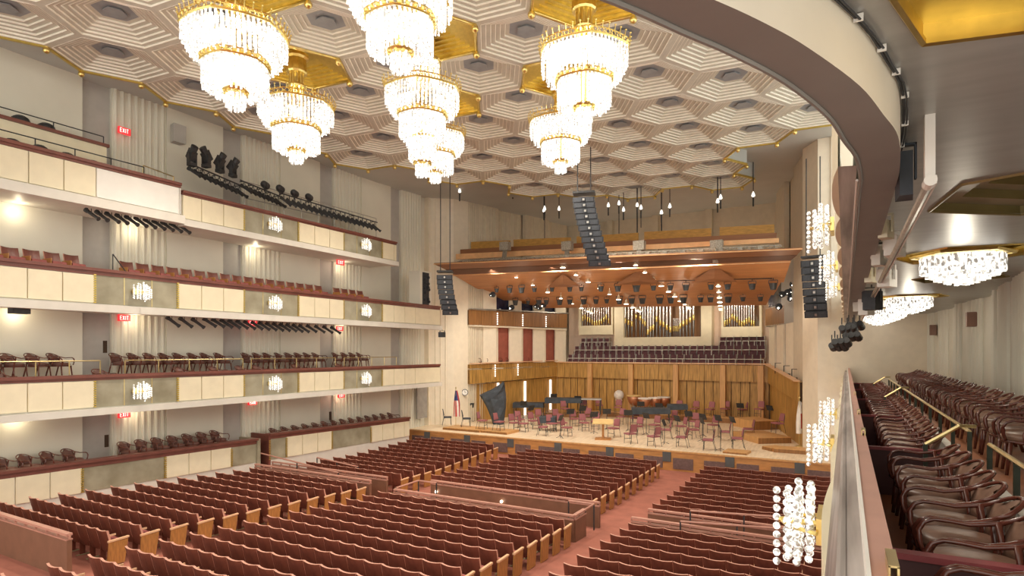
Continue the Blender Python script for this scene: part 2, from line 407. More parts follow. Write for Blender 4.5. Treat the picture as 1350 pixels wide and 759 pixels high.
LX = -21.5
MOD = 5.54; OL0 = 10.2
def bay_list(y0, y1):
    out = []; k = int((y0 - OL0) // MOD) - 1
    while True:
        base = OL0 + k * MOD
        if base > y1: break
        for a, b, kind in ((0, 2.78, 'o'), (2.78, 3.70, 'c'), (3.70, 4.62, 'c'), (4.62, MOD, 'c')):
            a0, b0 = max(base + a, y0), min(base + b, y1)
            if b0 - a0 > .05: out.append((a0, b0, 'c' if k >= 3 else kind))
        k += 1
    return out
def balcony(X, y0, y1, zr, zft, zfb, zl, sgn, floor_z, wallx, zr1=None, open_olive=True, name='balcony', ledge=True, allcream=False):
    """sgn -1: hall lies towards +X (left side); +1: hall lies towards -X."""
    e = empty(name, (X, y0, zl), kind='structure'); e.location = (0, 0, 0)
    d = -1 if sgn < 0 else 1           # direction away from the hall
    def xb(a): return X + d * a
    def bx(m, a, b, *r, mi=None): m.box(min(xb(a), xb(b)), max(xb(a), xb(b)), *r, mi=mi)
    m = MB(); bx(m, -.06, .32, y0, y1, zr - .10, zr); bx(m, 0, .26, y0, y1, zft, zr - .10); m.build('rail_cap', 'maroon', e)
    k = MB(); bx(k, .06, .26, y0, y1, zfb - .05, zft + .02); k.build('fascia_core', 'ledge', e)
    for a, b, t in bay_list(y0, y1):
        p = MB()
        if t == 'o' and not allcream:
            bx(p, .03, .1, a + .02, b - .02, zfb, zft)
            for q in (1, 2): bx(p, .02, .05, a + (b - a) * q / 3 - .012, a + (b - a) * q / 3 + .012, zfb, zft, mi=1)
            p.build('olive_panel', ['olive', 'brass'], e)
            g = MB()
            for yy in (a, b):
                z = zfb
                while z < zft - .03: bx(g, -.02, .04, yy - .04, yy + .04, z + .01, z + .055); z += .075
            g.build('gold_bead_strip', 'goldm', e)
        else:
            bx(p, -.01, .1, a + .018, b - .018, zfb + .02, zft - .02); p.build('cream_panel', 'white' if allcream and a > 10.1 else 'panel', e)
    if ledge:
        l = MB(); bx(l, -.1, .3, y0, y1 + .1, zl, zfb - .03); l.build('ledge', 'ledge', e)
        s = MB(); s.box(min(xb(.2), wallx), max(xb(.2), wallx), y0, y1 + .1, zl + .08, zl + .3); s.build('soffit_slab', 'softfit' if sgn > 0 else 'ledge', e)
    fl = MB(); fl.box(min(xb(.3), wallx), max(xb(.3), wallx), y0, y1, floor_z - .2, floor_z); fl.build('tier_floor', 'tierfloor', e)
    return e
# tier two, three, four
balcony(LX, 5.5, 29.2, EZ - .77, EZ - .95, EZ - 1.85, EZ - 2.1, -1, EZ - 1.42, WX - .05)
balcony(LX, 5.5, 29.2, EZ + 2.74, EZ + 2.52, EZ + 1.58, EZ + 1.3, -1, EZ + 1.9, WX - .05)
balcony(LX, 13.15, 25.2, EZ + 6.0, EZ + 5.84, EZ + 4.95, EZ + 4.68, -1, EZ + 5.1, WX - .05)
balcony(LX + .08, 5.5, 13.05, EZ + 6.22, EZ + 6.04, EZ + 5.05, EZ + 4.72, -1, EZ + 5.2, WX - .05, allcream=True)
e = empty('balcony_upper_parapet', kind='structure')
m = MB(); m.box(-22.75, -22.6, 5.5, 11.1, EZ + 5.6, EZ + 7.15); m.build('parapet_panel', 'panel', e)
m = MB(); m.box(-22.8, -22.5, 5.5, 11.15, EZ + 7.15, EZ + 7.25); m.build('rail_cap', 'maroon', e)
# raised seating steps on tiers two and three
m = MB(); m.box(-23.55, -22.25, 6, 25.6, EZ - 1.45, EZ - .88); m.build('tier_step', 'tierfloor', kind='structure')
m = MB(); m.box(-23.55, -22.2, 6, 25.6, EZ + 1.85, EZ + 2.45); m.build('tier_step', 'tierfloor', kind='structure')
# first tier
L1X = -22.3
def tier_one(y0, y1, zr0, zr1, flz):
    e = empty('balcony_first_tier', kind='structure'); m = MB()
    def hb(m, x0, x1, a, b, za, zb, zc, zd, mi=None):
        m.hexa([(x0, a, za), (x1, a, za), (x1, b, zb), (x0, b, zb), (x0, a, zc), (x1, a, zc), (x1, b, zd), (x0, b, zd)], mi)
    def zr(yy): return zr0 + (zr1 - zr0) * (yy - y0) / (y1 - y0)
    def zb(yy): return EZ - 4.74 - (yy - 10) * .012
    hb(m, L1X - .3, L1X + .08, y0, y1, zr(y0) - .09, zr(y1) - .09, zr(y0), zr(y1)); hb(m, L1X - .25, L1X, y0, y1, zr(y0) - .24, zr(y1) - .24, zr(y0) - .09, zr(y1) - .09)
    m.build('rail_cap', 'maroon', e)
    k = MB(); hb(k, L1X - .25, L1X - .05, y0, y1, -.1, -.1, zr(y0) - .22, zr(y1) - .22); k.build('plinth', 'ledge', e)
    for a, b, t in bay_list(y0, y1):
        p = MB(); hb(p, L1X - .08, L1X + (.0 if t == 'c' else -.03), a + .02, b - .02, zb(a), zb(b), zr(a) - .24, zr(b) - .24)
        p.build('cream_panel' if t == 'c' else 'olive_panel', 'panel' if t == 'c' else 'olive', e)
        if t == 'o':
            g = MB()
            for yy in (a, b):
                z = zb(yy)
                while z < zr(yy) - .3: g.box(L1X - .02, L1X + .03, yy - .04, yy + .04, z + .01, z + .055); z += .075
            g.build('gold_bead_strip', 'goldm', e)
    fl = MB(); fl.box(WX - .05, L1X - .25, y0, y1, flz - .2, flz); fl.build('tier_floor', 'tierfloor', e)
    return e
t1 = tier_one(5.5, 17.0, EZ - 3.60, EZ - 3.78, EZ - 4.15)
t2 = tier_one(17.6, 27.3, EZ - 3.66, EZ - 3.85, EZ - 4.38)
m = MB(); m.box(-23.5, L1X + .02, 17.55, 17.65, 0, EZ - 3.68); m.build('end_panel', 'maroon', t2)
m = MB(); m.box(-23.5, L1X + .05, 16.95, 17.1, .4, EZ - 3.80); m.build('end_panel', 'olive', t1)

names = ['topmost parapet', 'third tier parapet', 'second tier parapet']
for yi, yy in enumerate((11.6, 17.12, 22.66)):
    pos = ['nearest the rear', 'at the middle', 'nearest the stage'][yi]
    for zi, (z, nm) in enumerate(((EZ + 5.45, names[0]), (EZ + 2.07, names[1]), (EZ - 1.38, names[2]))):
        if zi == 0 and yi == 0: continue
        sconce(LX + .02, yy, z, False, 'crystal bead wall lamp on left %s, %s' % (nm, pos), 'crystal wall lamps on the balcony fronts')
# right side (mirrored) parapets seen from behind / above
RX = -.12
e = empty('balcony_right_upper_parapet', kind='structure')
m = MB(); m.add([(.07, 4.9, EZ + 1.33), (.05, 31.2, EZ + 1.33), (-.07, 31.2, EZ + 1.34), (-.05, 4.9, EZ + 1.34)], [(0, 1, 2, 3)]); m.build('ledge_underside', 'silver', e)
m = MB(); m.cyl((.075, 5.3, EZ + 1.325), (.058, 31.2, EZ + 1.325), .010, n=6); m.build('white_seam', 'white', e)
yy = 4.9
while yy < 31:
    pts = [(-.05 - .055 * math.sin(PI * i / 8) ** .7, yy + 1.9 * i / 8) for i in range(9)]
    m = MB()
    for p, q in zip(pts, pts[1:]):
        m.add([(-.05, p[1], EZ + 1.335), (-.05, q[1], EZ + 1.335), (q[0], q[1], EZ + 1.335), (p[0], p[1], EZ + 1.335), (p[0], p[1], EZ + 2.5), (q[0], q[1], EZ + 2.5)], [(0, 1, 2, 3), (3, 2, 5, 4)])
    m.build('scalloped_panel', 'panel', e); yy += 1.9
for i, yy in enumerate((6.1, 11.6, 17.12)):
    sconce(RX - .05, yy, EZ - 1.58, True, 'crystal bead wall lamp below the near handrail, %s' % ['closest to the viewer', 'middle one of three', 'farthest, beside the stage'][i], 'crystal wall lamps on the balcony fronts')
for i, yy in enumerate((11.6, 17.12, 22.66)):
    sconce(RX - .05, yy, EZ + 2.15, True, 'crystal bead wall lamp on the right upper parapet, %s' % ['highest and nearest', 'middle one of three', 'lowest, beside the black speakers'][i], 'crystal wall lamps on the balcony fronts')

# ================================================================ THE VIEWER'S TIER (right)
e = empty('balcony_viewer_tier', kind='structure')
m = MB(); RZ = EZ - .77
m.box(.075, .16, .6, 31.2, RZ - .06, RZ); m.build('handrail_cap', 'pinkcap', e)
m = MB(); m.box(.062, .076, .6, 31.2, RZ - .10, RZ + .012); m.build('cap_edging', 'white', e)
m = MB(); m.hexa([(-.10, .6, RZ - .42), (.07, .6, RZ - .42), (.07, 31.2, RZ - .42), (-.10, 31.2, RZ - .42), (-.035, .6, RZ - .12), (.07, .6, RZ - .07), (.07, 31.2, RZ - .07), (-.035, 31.2, RZ - .12)])
m.box(-.02, .0, .6, 31.2, RZ - .14, RZ - .095); m.build('silver_ledge', 'silver', e)
m = MB()
yy = .8; n = 0
while yy < 31:
    L = 2.77
    pts = []
    for i in range(9):
        u = i / 8; pts.append((-.10 - .05 * math.sin(PI * u), yy + L * u))
    for a, b in zip(pts, pts[1:]): m.wallseg(a, b, RZ - 1.15, RZ - .40, -.08)
    yy += L
m.build('outer_parapet_panel', 'panel', e)
m = MB(); m.box(.07, .17, .6, 31.2, EZ - 1.9, RZ - .06); m.build('inner_parapet_panel', 'tierdark', e)
m = MB(); m.box(-.1, 4.6, .6, 31.2, EZ - 2.2, EZ - 1.9); m.build('tier_floor', 'tierfloor', e)
m = MB(); m.box(1.42, 4.4, .6, 31.2, EZ - 1.9, EZ - 1.5); m.build('raised_step', 'tierfloor', e)
m = MB(); m.box(1.33, 1.45, 1.0, 31.0, EZ - 1.9, EZ - 1.44); m.build('step_nosing', 'ledge', e)
for i, yy in enumerate((4.5, 9.3, 13.9, 18.5, 23.1, 27.6)):
    m = MB(); m.box(.17, 1.33, yy - .03, yy + .03, EZ - 1.9, EZ - 1.31, 0); m.box(.17, 1.33, yy - .05, yy + .05, EZ - 1.31, EZ - 1.27, 1)
    o = m.build('box_divider', ['tierdark', 'tierred'])
    tag(o, 'low dark divider with maroon top between handrail and armchairs, %s from the viewer' % ORD[i + 1], 'divider', 'box dividers along the handrail')
for i, (px_, py_) in enumerate(((1185, 575), (1131, 545), (1123, 520), (1166, 752))):
    p = at(px_, py_, Z=RZ); m = MB()
    m.box(.125, .131, -.10, .10, 0, .05); m.box(.15, .157, -.10, .10, -.07, .05); m.box(.125, .157, -.10, .10, .045, .052)
    o = m.build('brass_bracket', 'brass', loc=(0, p.y, RZ))
    tag(o, 'small brass box plate clipped over the near handrail, %s' % ['second from viewer', 'third from viewer', 'farthest from viewer', 'at bottom of view'][i], 'bracket', 'brass clips on the handrail')
# brass guard rails between lower and raised chairs
def guard(name, pts, posts, zf, label, mat_='brass'):
    r = empty(name, pts[0]); inv = Vector(pts[0])
    m = MB(); m.tube([Vector(p) - inv for p in pts], .024, 6); m.build('rail', mat_, r)
    for q in posts:
        p = MB(); p.bar(Vector((q[0], q[1], zf)) - inv, Vector(q) - inv, .045); p.build('post', 'green', r)
    tag(r, label, 'railing', 'brass-topped guard rails'); return r
def row(a, b, n): return [tuple(a[i] + (b[i] - a[i]) * k / (n - 1) for i in range(3)) for k in range(n)]
GZ = EZ - 1.02
guard('guard_rail', [(1.37, 9.4, GZ), (1.37, 25.5, GZ)], row((1.37, 9.4, GZ), (1.37, 25.5, GZ), 13), EZ - 1.44, 'long brass guard rail on green posts between the two armchair rows')
guard('guard_rail', [(1.37, 3.2, GZ), (1.37, 8.2, GZ)], row((1.37, 3.5, GZ), (1.37, 8.2, GZ), 5), EZ - 1.44, 'short brass guard rail on green posts beside the nearest armchairs')
for i, yy in enumerate((8.9, 17.6, 24.5)):
    P = [(.86, yy, EZ - 1.15), (1.2, yy, EZ - .90), (1.36, yy, EZ - .90)]
    guard('stair_handrail', P, [P[0]], EZ - 1.9, 'angled brass stair handrail between armchairs, %s from the viewer' % ORD[i + 1])
    P2 = bpy.data.objects[-1] if False else None
# soffit above the viewer: the tier above
e = empty('balcony_upper_tier', kind='structure')
inner = [(-.78, 1.7), (-.6, 2.05), (-.43, 2.31), (-.28, 2.58), (-.14, 2.88), (.06, 3.41), (.18, 3.88), (.28, 4.33), (.335, 5.0), (.35, 5.82), (.35, 31.2)]
outer = [(-1.7, .9), (-1.1, 1.6), (-.78, 2.11), (-.59, 2.48), (-.45, 2.75), (-.27, 3.17), (-.10, 3.75), (-.02, 4.24), (.05, 4.65), (.085, 5.19), (.085, 5.68), (.06, 31.2)]
def spl(P, k=5):
    out = []
    for i in range(len(P) - 1):
        p0 = P[max(0, i - 1)]; p1 = P[i]; p2 = P[i + 1]; p3 = P[min(len(P) - 1, i + 2)]
        if p2[1] - p1[1] > 5: out.append(p1); out += [lerp(p1, p2, q / k) for q in range(1, k)]; continue
        for q in range(k):
            t = q / k; out.append(tuple(.5 * (2 * p1[a] + (p2[a] - p0[a]) * t + (2 * p0[a] - 5 * p1[a] + 4 * p2[a] - min(p3[a], p2[a] + (3 if a else 9)) ) * t * t + (3 * p1[a] - p0[a] - 3 * p2[a] + min(p3[a], p2[a] + (3 if a else 9))) * t ** 3) for a in (0, 1)))
    return out + [P[-1]]
m = MB()
inn = spl([(-1.4, .7)] + inner); outer = spl(outer)
n = len(outer)
vs = [(x, y_, EZ + 1.32) for x, y_ in inn] + [(x, y_, EZ + 1.32) for x, y_ in outer]
m.add([(x, y_, EZ + 1.32) for x, y_ in inn] + [(x, y_, EZ + 1.32) for x, y_ in outer] + [(x, y_, EZ + 2.5) for x, y_ in outer],
      [(i, i + 1, n + i + 1, n + i) for i in range(n - 1)] + [(n + i, n + i + 1, 2 * n + i + 1, 2 * n + i) for i in range(n - 1)])
m.tube([(x + .012, y_, EZ + 1.315) for x, y_ in outer], .014, 6); m.build('beam', 'beam', e)
m = MB()
for a, b in zip(inn, inn[1:]): m.add([(a[0], a[1], EZ + 1.32), (b[0], b[1], EZ + 1.32), (b[0], b[1], EZ + 1.70), (a[0], a[1], EZ + 1.70)], [(0, 1, 2, 3)])
m.build('beam_inner_face', 'beaml', e)
# soffit plate with hexagonal recesses left open as stepped coffers
SZ = EZ + 1.63
m = MB(); hexc = [(.97, 3.13, .9, 1, 13), (1.95, 7.9, 1.2, 0, 37), (1.75, 12.4, 1.05, 1, 10), (2.2, 16.3, .9, 0, 10), (1.65, 21.2, 1.0, 1, 10), (1.45, 26.8, 1.0, 1, 10)]
def hxp(cx, cy, r, a0=0): return [(cx + r * math.cos(PI / 3 * i + a0), cy + r * math.sin(PI / 3 * i + a0)) for i in range(6)]
# build the plate as strips: outside of hexes, using a boolean-free fan between a rectangle and each hexagon
poly_in = inn
strips = [(.7, hexc[0]), (5.5, hexc[1]), (9.9, hexc[2]), (14.2, hexc[3]), (18.4, hexc[4]), (23.5, None), (24.8, hexc[5]), (29.0, None), (31.2, None)]
def xin(y_):
    for a, b in zip(inn, inn[1:]):
        if a[1] <= y_ <= b[1]: return a[0] + (b[0] - a[0]) * (y_ - a[1]) / (b[1] - a[1])
    return inn[-1][0]
for (ya, h), (yb, _) in zip(strips, strips[1:]):
    ring = []
    N = 12
    ring += [(xin(ya + (yb - ya) * i / N) - .0, ya + (yb - ya) * i / N) for i in range(N + 1)]
    ring = [(4.6, ya)] + ring + [(4.6, yb)]
    if h is None:
        m.add([(x, y_, SZ) for x, y_ in ring], [tuple(range(len(ring)))]); continue
    H = hxp(h[0], h[1], h[2], math.radians(h[4]))
    # radial fan: pair each ring vertex with the closest-angle hexagon vertex
    ang = lambda p: math.atan2(p[1] - h[1], p[0] - h[0])
    dense = []
    for i in range(len(ring)):
        a, b = ring[i], ring[(i + 1) % len(ring)]
        dense += [lerp(a, b, q / 6) for q in range(6)]
    def hexray(p):
        a = ang(p); dx, dy = math.cos(a), math.sin(a); best = 1e9
        for i in range(6):
            x1, y1 = H[i]; x2, y2 = H[(i + 1) % 6]; x1 -= h[0]; x2 -= h[0]; y1 -= h[1]; y2 -= h[1]
            den = dx * (y2 - y1) - dy * (x2 - x1)
            if abs(den) < 1e-9: continue
            t = (x1 * (y2 - y1) - y1 * (x2 - x1)) / den; s = (x1 * dy - y1 * dx) / den
            if t > 0 and -1e-6 <= s <= 1 + 1e-6: best = min(best, t)
        return (h[0] + dx * best, h[1] + dy * best)
    hp = [hexray(p) for p in dense]; k = len(dense)
    m.add([(x, y_, SZ) for x, y_ in dense] + [(x, y_, SZ) for x, y_ in hp], [(i, (i + 1) % k, k + (i + 1) % k, k + i) for i in range(k)])
m.build('soffit', 'softfit', e)
m = MB(); m.prism([(x + .01, y_) for x, y_ in inn] + [(4.6, 31.2), (4.6, .7)], SZ + .42, SZ + .5); m.build('slab_above', 'softfit', e)
for i, (cx, cy, r, lit, a0) in enumerate(hexc):
    a0 = math.radians(a0); g = MB(); rr = r; z = SZ
    for s in range(3):
        H = hxp(cx, cy, rr, a0); nz_ = z + .10
        g.add([(x, y_, z) for x, y_ in H] + [(x, y_, nz_) for x, y_ in H], [(j, (j + 1) % 6, 6 + (j + 1) % 6, 6 + j) for j in range(6)], 1)
        H2 = hxp(cx, cy, rr * .74 if s < 2 else rr * .05, a0); g.add([(x, y_, nz_) for x, y_ in H] + [(x, y_, nz_) for x, y_ in H2], [(j, (j + 1) % 6, 6 + (j + 1) % 6, 6 + j) for j in range(6)], 0)
        rr *= .74; z = nz_
    H = hxp(cx, cy, r, a0); g.tube([(x, y_, SZ) for x, y_ in H], .022, 5, 1, closed=True)
    g.build('soffit_coffer', ['goldm' if lit else 'olive', 'gold' if lit else 'olivetrim'], e)
# flush crystal ceiling lights under the gold coffers
def flush_light():
    g = MB(); b = MB()
    for ring, (r, z0, z1) in enumerate(((.56, -.30, -.02), (.48, -.36, -.02), (.36, -.42, -.05), (.22, -.47, -.1), (.08, -.5, -.1))):
        n = max(5, int(2 * PI * r / .085))
        for i in range(n):
            a = 2 * PI * i / n; zz = z0 + (.06 if i % 2 else 0)
            g.cyl((r * math.cos(a), r * math.sin(a), zz), (r * math.cos(a), r * math.sin(a), z1), .034, .034, 6)
    b.tube([(.7 * math.cos(PI / 3 * i), .7 * math.sin(PI / 3 * i), .03) for i in range(6)], .045, 6, closed=True)
    b.prism([(.7 * math.cos(PI / 3 * i), .7 * math.sin(PI / 3 * i)) for i in range(6)], .0, .05)
    return g, b
gg, bb = flush_light(); fl0 = empty('crystal_ceiling_light'); gg.build('crystal_cluster', 'crys', fl0); bb.build('gold_frame', 'gold', fl0)
for i, (x, y_) in enumerate(((1.70, 12.4), (1.65, 21.2), (1.42, 26.8), (1.25, 30.2))):
    o = fl0 if i == 0 else dup(fl0)
    o.location = (x, y_, SZ - .02)
    tag(o, 'round tiered crystal ceiling light above the armchairs, %s' % ['nearest and largest', 'second from the viewer', 'third from the viewer', 'farthest, by the end wall'][i], 'ceiling light', 'crystal lights under the balcony ceiling')
for i, (x, y_) in enumerate(((1.70, 12.4), (1.65, 21.2), (1.42, 26.8))):
    L = bpy.data.lights.new('ceiling_lamp', 'POINT'); L.energy = 22; L.color = (1, .9, .72); L.shadow_soft_size = .12
    lo = bpy.data.objects.new('ceiling_lamp', L); col.objects.link(lo); lo.location = (x, y_, SZ - .66)
# cable clipped along the beam top
m = MB(); cb = [(x + .02, y_, SZ - .02) for x, y_ in inn[3:-6:2]] + [(.38, 8, SZ - .02), (.38, 14, SZ - .02), (.38, 26, SZ - .02)]
m.tube(cb, .009, 6); m.tube([(x + .018, y_, z - .012 + .006 * math.sin(i * 2.2)) for i, (x, y_, z) in enumerate(cb)], .006, 5)
for i, (x, y_, z) in enumerate(cb[1::2]): m.box(x - .012, x + .03, y_ - .006, y_ + .006, z - .02, z + .015, 1)
tag(m.build('power_cable', ['spkd', 'white']), 'black cable clipped along the top of the curved balcony beam', 'cable')
# lighting pipe with speakers and lamps along the beam
m = MB(); m.box(.475, .535, 4.95, 5.03, SZ - .45, SZ + .0, 1); m.cyl((.505, 4.92, SZ - .46), (.505, 5.06, SZ - .46), .04, n=12, mi=1)
m.cyl((.505, 5.0, SZ - .46), (.50, 30, SZ - .40), .03, n=8, mi=0); m.box(.535, .55, 5.0, 29, SZ - .47, SZ - .41, 1)
tag(m.build('lighting_pipe', ['steel', 'white']), 'long steel lighting pipe with a white end bracket beneath the balcony ceiling', 'pipe')
def speaker_box(loc, size, mt, label, cat='loudspeaker', rz=0, yoke=True, front='spk', name='wall_mounted_loudspeaker'):
    r = empty(name, loc, rz); w_, d_, h_ = size
    b = MB(); b.hexa([(-w_ / 2, -d_ / 2, -h_ / 2), (w_ / 2, -d_ / 2, -h_ / 2), (w_ * .36, d_ / 2, -h_ * .5), (-w_ * .36, d_ / 2, -h_ * .5),
                      (-w_ / 2, -d_ / 2, h_ / 2), (w_ / 2, -d_ / 2, h_ / 2), (w_ * .36, d_ / 2, h_ * .5), (-w_ * .36, d_ / 2, h_ * .5)]); b.build('cabinet', mt, r)
    g = MB(); g.box(-w_ * .44, w_ * .44, -d_ / 2 - .012, -d_ / 2 + .005, -h_ * .45, h_ * .45)
    g.build('grille', front, r)
    if yoke:
        y_ = MB(); y_.box(-w_ / 2 - .015, -w_ / 2, -.03, .03, -.03, h_ / 2 + .08); y_.box(w_ / 2, w_ / 2 + .015, -.03, .03, -.03, h_ / 2 + .08); y_.box(-w_ / 2 - .015, w_ / 2 + .015, -.03, .03, h_ / 2 + .065, h_ / 2 + .08)
        y_.cyl((0, 0, h_ / 2 + .08), (0, 0, h_ / 2 + .14), .015); y_.build('yoke', mt, r)
    tag(r, label, cat); return r
speaker_box((.405, 5.55, SZ - .26), (.12, .22, .34), 'cover', 'dark blue-grey loudspeaker beside the white pipe bracket', rz=PI)
for i, (px_, py_, y_, mt, sz) in enumerate(((1167, 303, 8.0, 'lamps', (.13, .2, .2)), (1160, 335, 9.8, 'spkd', (.12, .18, .16)), (1158, 338, 9.6, 'ledge', (.15, .24, .26)), (1178, 325, 9.0, 'white', (.20, .30, .25)),
        (1147, 363, 12.5, 'lamps', (.16, .24, .26)), (1168, 367, 12.0, 'white', (.26, .3, .3)), (1149, 396, 15.2, 'spkd', (.34, .36, .42)), (1131, 402, 18.5, 'ledge', (.2, .3, .35)), (1141, 405, 17.5, 'white', (.3, .4, .4)))):
    p = at(px_, py_, Y=y_); speaker_box(p, sz, mt, '%s box %s hung under the balcony ceiling beside the beam, %s from the viewer' % ({'lamps': 'tan', 'spkd': 'black', 'ledge': 'grey', 'white': 'white'}[mt], 'lamp' if i in (0, 4) else 'speaker', ORD[i + 2]), rz=PI * .9, yoke=True)
for i, (px_, py_, y_) in enumerate(((1108, 450, 19), (1122, 442, 19.5), (1117, 432, 20), (1126, 428, 20.5), (1104, 455, 19.2))):
    p = at(px_, py_, Y=y_); m = MB()
    for q in range(3):
        dx = .14 * (q - 1); m.cyl((dx, -.14, .02 * q), (dx + .05, .16, -.08), .09, .11, 10); m.bar((dx, 0, .1), (dx, 0, .3), .03)
    tag(m.build('stage_spotlight', 'black', loc=p), 'black spotlight cluster at the far end of the beam, %s of five' % ORD[i + 1], 'spotlight', 'spotlights at the far end of the beam')
# wall speakers of the right wall
for i, (px_, py_, x_) in enumerate(((1280, 421, 3.15), (1230, 435, 3.15), (1201, 441, 3.1))):
    p = at(px_, py_, X=x_); speaker_box(p, (.34, .22, .42), 'parapet', 'small brown wall speaker on the fluted right wall, %s from the viewer' % ORD[i + 1], rz=PI / 2, yoke=False, front='maroon')
p = at(1230, 447, X=3.2)

# ================================================================ ARMCHAIRS
def armchair_parts():
    P = {}
    s = MB(); n = 14
    def seatring(r, z): return [(r * .27 * math.cos(2 * PI * i / n) * (1.0 if math.sin(2 * PI * i / n) > 0 else .9), r * .26 * math.sin(2 * PI * i / n) + .02, z) for i in range(n)]
    rings = [seatring(.9, .40), seatring(1., .43), seatring(1., .47), seatring(.86, .50), seatring(.4, .515)]
    vs = [p for r in rings for p in r]; s.add(vs, [(i * n + j, i * n + (j + 1) % n, (i + 1) * n + (j + 1) % n, (i + 1) * n + j) for i in range(4) for j in range(n)] + [tuple(range(4 * n, 5 * n)), tuple(range(n))[::-1]])
    P['seat'] = (s, 'leather')
    b = MB(); cols_, rows_ = 8, 5; vs = []
    for side in (0, 1):
        for r_ in range(rows_):
            v = r_ / (rows_ - 1); z = .47 + .335 * v
            for c_ in range(cols_):
                u = c_ / (cols_ - 1) * 2 - 1; hw = .232 if z < .69 else .232 * math.sqrt(max(.2, 1 - ((z - .69) / .125) ** 2))
                x = u * hw; y_ = -.22 - .10 * v + .07 * u * u + (0 if side else .055 * (1 - u * u * .5) * math.sin(PI * (.15 + .8 * v)))
                zz = z + (-.05 * u * u if v > .9 else 0)
                vs.append((x, y_, zz))
    N = rows_ * cols_; fs = []
    for r_ in range(rows_ - 1):
        for c_ in range(cols_ - 1):
            a = r_ * cols_ + c_; fs.append((a, a + cols_, a + cols_ + 1, a + 1)); fs.append((N + a, N + a + 1, N + a + cols_ + 1, N + a + cols_))
    for c_ in range(cols_ - 1):
        fs.append((c_, c_ + 1, N + c_ + 1, N + c_)); a = (rows_ - 1) * cols_ + c_; fs.append((a, N + a, N + a + 1, a + 1))
    for r_ in range(rows_ - 1):
        a = r_ * cols_; fs.append((a, N + a, N + a + cols_, a + cols_)); a += cols_ - 1; fs.append((a, a + cols_, N + a + cols_, N + a))
    b.add(vs, fs); P['backrest'] = (b, 'leather')
    fr = MB(); top = [(-.235, -.14, .69)] + [(.24 * math.sin(a) * 1.0, -.20 - .15 * math.cos(a) + .02, .70 + .115 * math.cos(a)) for a in [(-PI / 2 + PI * i / 12) for i in range(1, 12)]] + [(.235, -.14, .69)]
    fr.tube(top, .017, 6); P['back_frame'] = (fr, 'bent'); fr = MB(); fr.tube([(.25 * math.cos(2 * PI * i / 16), .24 * math.sin(2 * PI * i / 16) + .02, .395) for i in range(16)], .022, 6, closed=True)
    P['seat_rail'] = (fr, 'bent')
    for sx in (-1, 1):
        a = MB(); pts = []
        ctrl = [(.238, -.17, .70), (.262, -.09, .675), (.275, .0, .655), (.28, .10, .665), (.282, .19, .668), (.28, .245, .640), (.272, .275, .58), (.258, .27, .50), (.25, .25, .42)]
        for i in range(len(ctrl) - 1):
            for q in range(2):
                t = q / 2; p0, p1 = Vector(ctrl[i]), Vector(ctrl[i + 1]); pts.append(p0.lerp(p1, t))
        pts.append(Vector(ctrl[-1])); a.tube([(p.x * sx, p.y, p.z) for p in pts], .021, 6, rz=.016); P['arm', sx] = (a, 'bent')
        l = MB(); l.cyl((.215 * sx, .2, .40), (.235 * sx, .24, 0), .024, .017, 6); P['leg', sx, 1] = (l, 'bent')
        l = MB(); l.tube([(.235 * sx, -.14, .70), (.215 * sx, -.17, .40), (.225 * sx, -.27, 0)], .02, 6); P['leg', sx, -1] = (l, 'bent')
    for k_, (mb, mt) in P.items(): mb.v = [(x * .96, y_ * 1.12, z) for x, y_, z in mb.v]
    return P
AP = armchair_parts()
arm0 = empty('armchair')
for k, (mb, mt) in AP.items(): mb.build(k if isinstance(k, str) else k[0], mt, arm0, smooth=True)
allm = MB(); order = ['leather', 'bent']
for k, (mb, mt) in AP.items():
    b = len(allm.v); allm.v += mb.v; allm.f += [[b + i for i in f_] for f_ in mb.f]; allm.mi += [order.index(mt)] * len(mb.f)
used = [False]
def armchair(x, y_, z, rz, label, group, first=[True]):
    o = arm0 if first[0] else dup(arm0); first[0] = False
    o.location = (x, y_, z); o.rotation_euler = (0, 0, rz); tag(o, label, 'chair', group); return o
# lower row beside the handrail
n = 0; yy = 2.75
while yy < 26.5:
    if not any(abs(yy - d) < .27 for d in (9.3, 18.5)):
        n += 1
        armchair(.78 + random.uniform(-.02, .02), yy, EZ - 1.9, PI / 2 + random.uniform(-.05, .05), 'brown leather armchair, %s in the row beside the near handrail' % ORD[n], 'armchairs beside the handrail')
    yy += .575
n = 0; yy = 4.6
while yy < 27:
    if not 8.3 < yy < 9.2:
        n += 1
        armchair(2.0 + random.uniform(-.03, .03), yy, EZ - 1.5, PI / 2 + random.uniform(-.1, .06), 'brown leather armchair on the raised step, %s along the right wall' % ORD[n], 'armchairs on the raised step')
    yy += .6
# far armchairs on the left tiers: one mesh each
far0 = None
def far_armchair(x, y_, z, rz, label, group):
    global far0
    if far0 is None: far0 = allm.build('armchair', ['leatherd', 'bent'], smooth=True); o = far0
    else: o = far0.copy(); col.objects.link(o)
    o.location = (x, y_, z); o.rotation_euler = (0, 0, rz); tag(o, label, 'chair', group)
GR = [(7.3, 5, .62, 'rear'), (11.7, 8, .57, 'second'), (17.0, 8, .57, 'third'), (22.3, 4, .57, 'last')]
for gi, (y0, cnt, st, nm) in enumerate(GR):
    for i in range(cnt):
        far_armchair(-22.85 + random.uniform(-.05, .05), y0 + i * st, EZ - .88, -PI / 2 + .35 + random.uniform(-.15, .15),
                     'brown armchair, %s in the %s box of the second left tier' % (ORD[i + 1], ORD[gi + 1]), 'armchairs on the second left tier')
for i, yy in enumerate((7.9, 10.7, 13.5, 14.9, 16.1, 16.9, 19.0, 21.6)):
    far_armchair(-22.0, yy, EZ - 1.42, -PI / 2 + .2, 'armchair top showing just behind the second left parapet, %s from left' % ORD[i + 1], 'front armchairs on the second left tier')
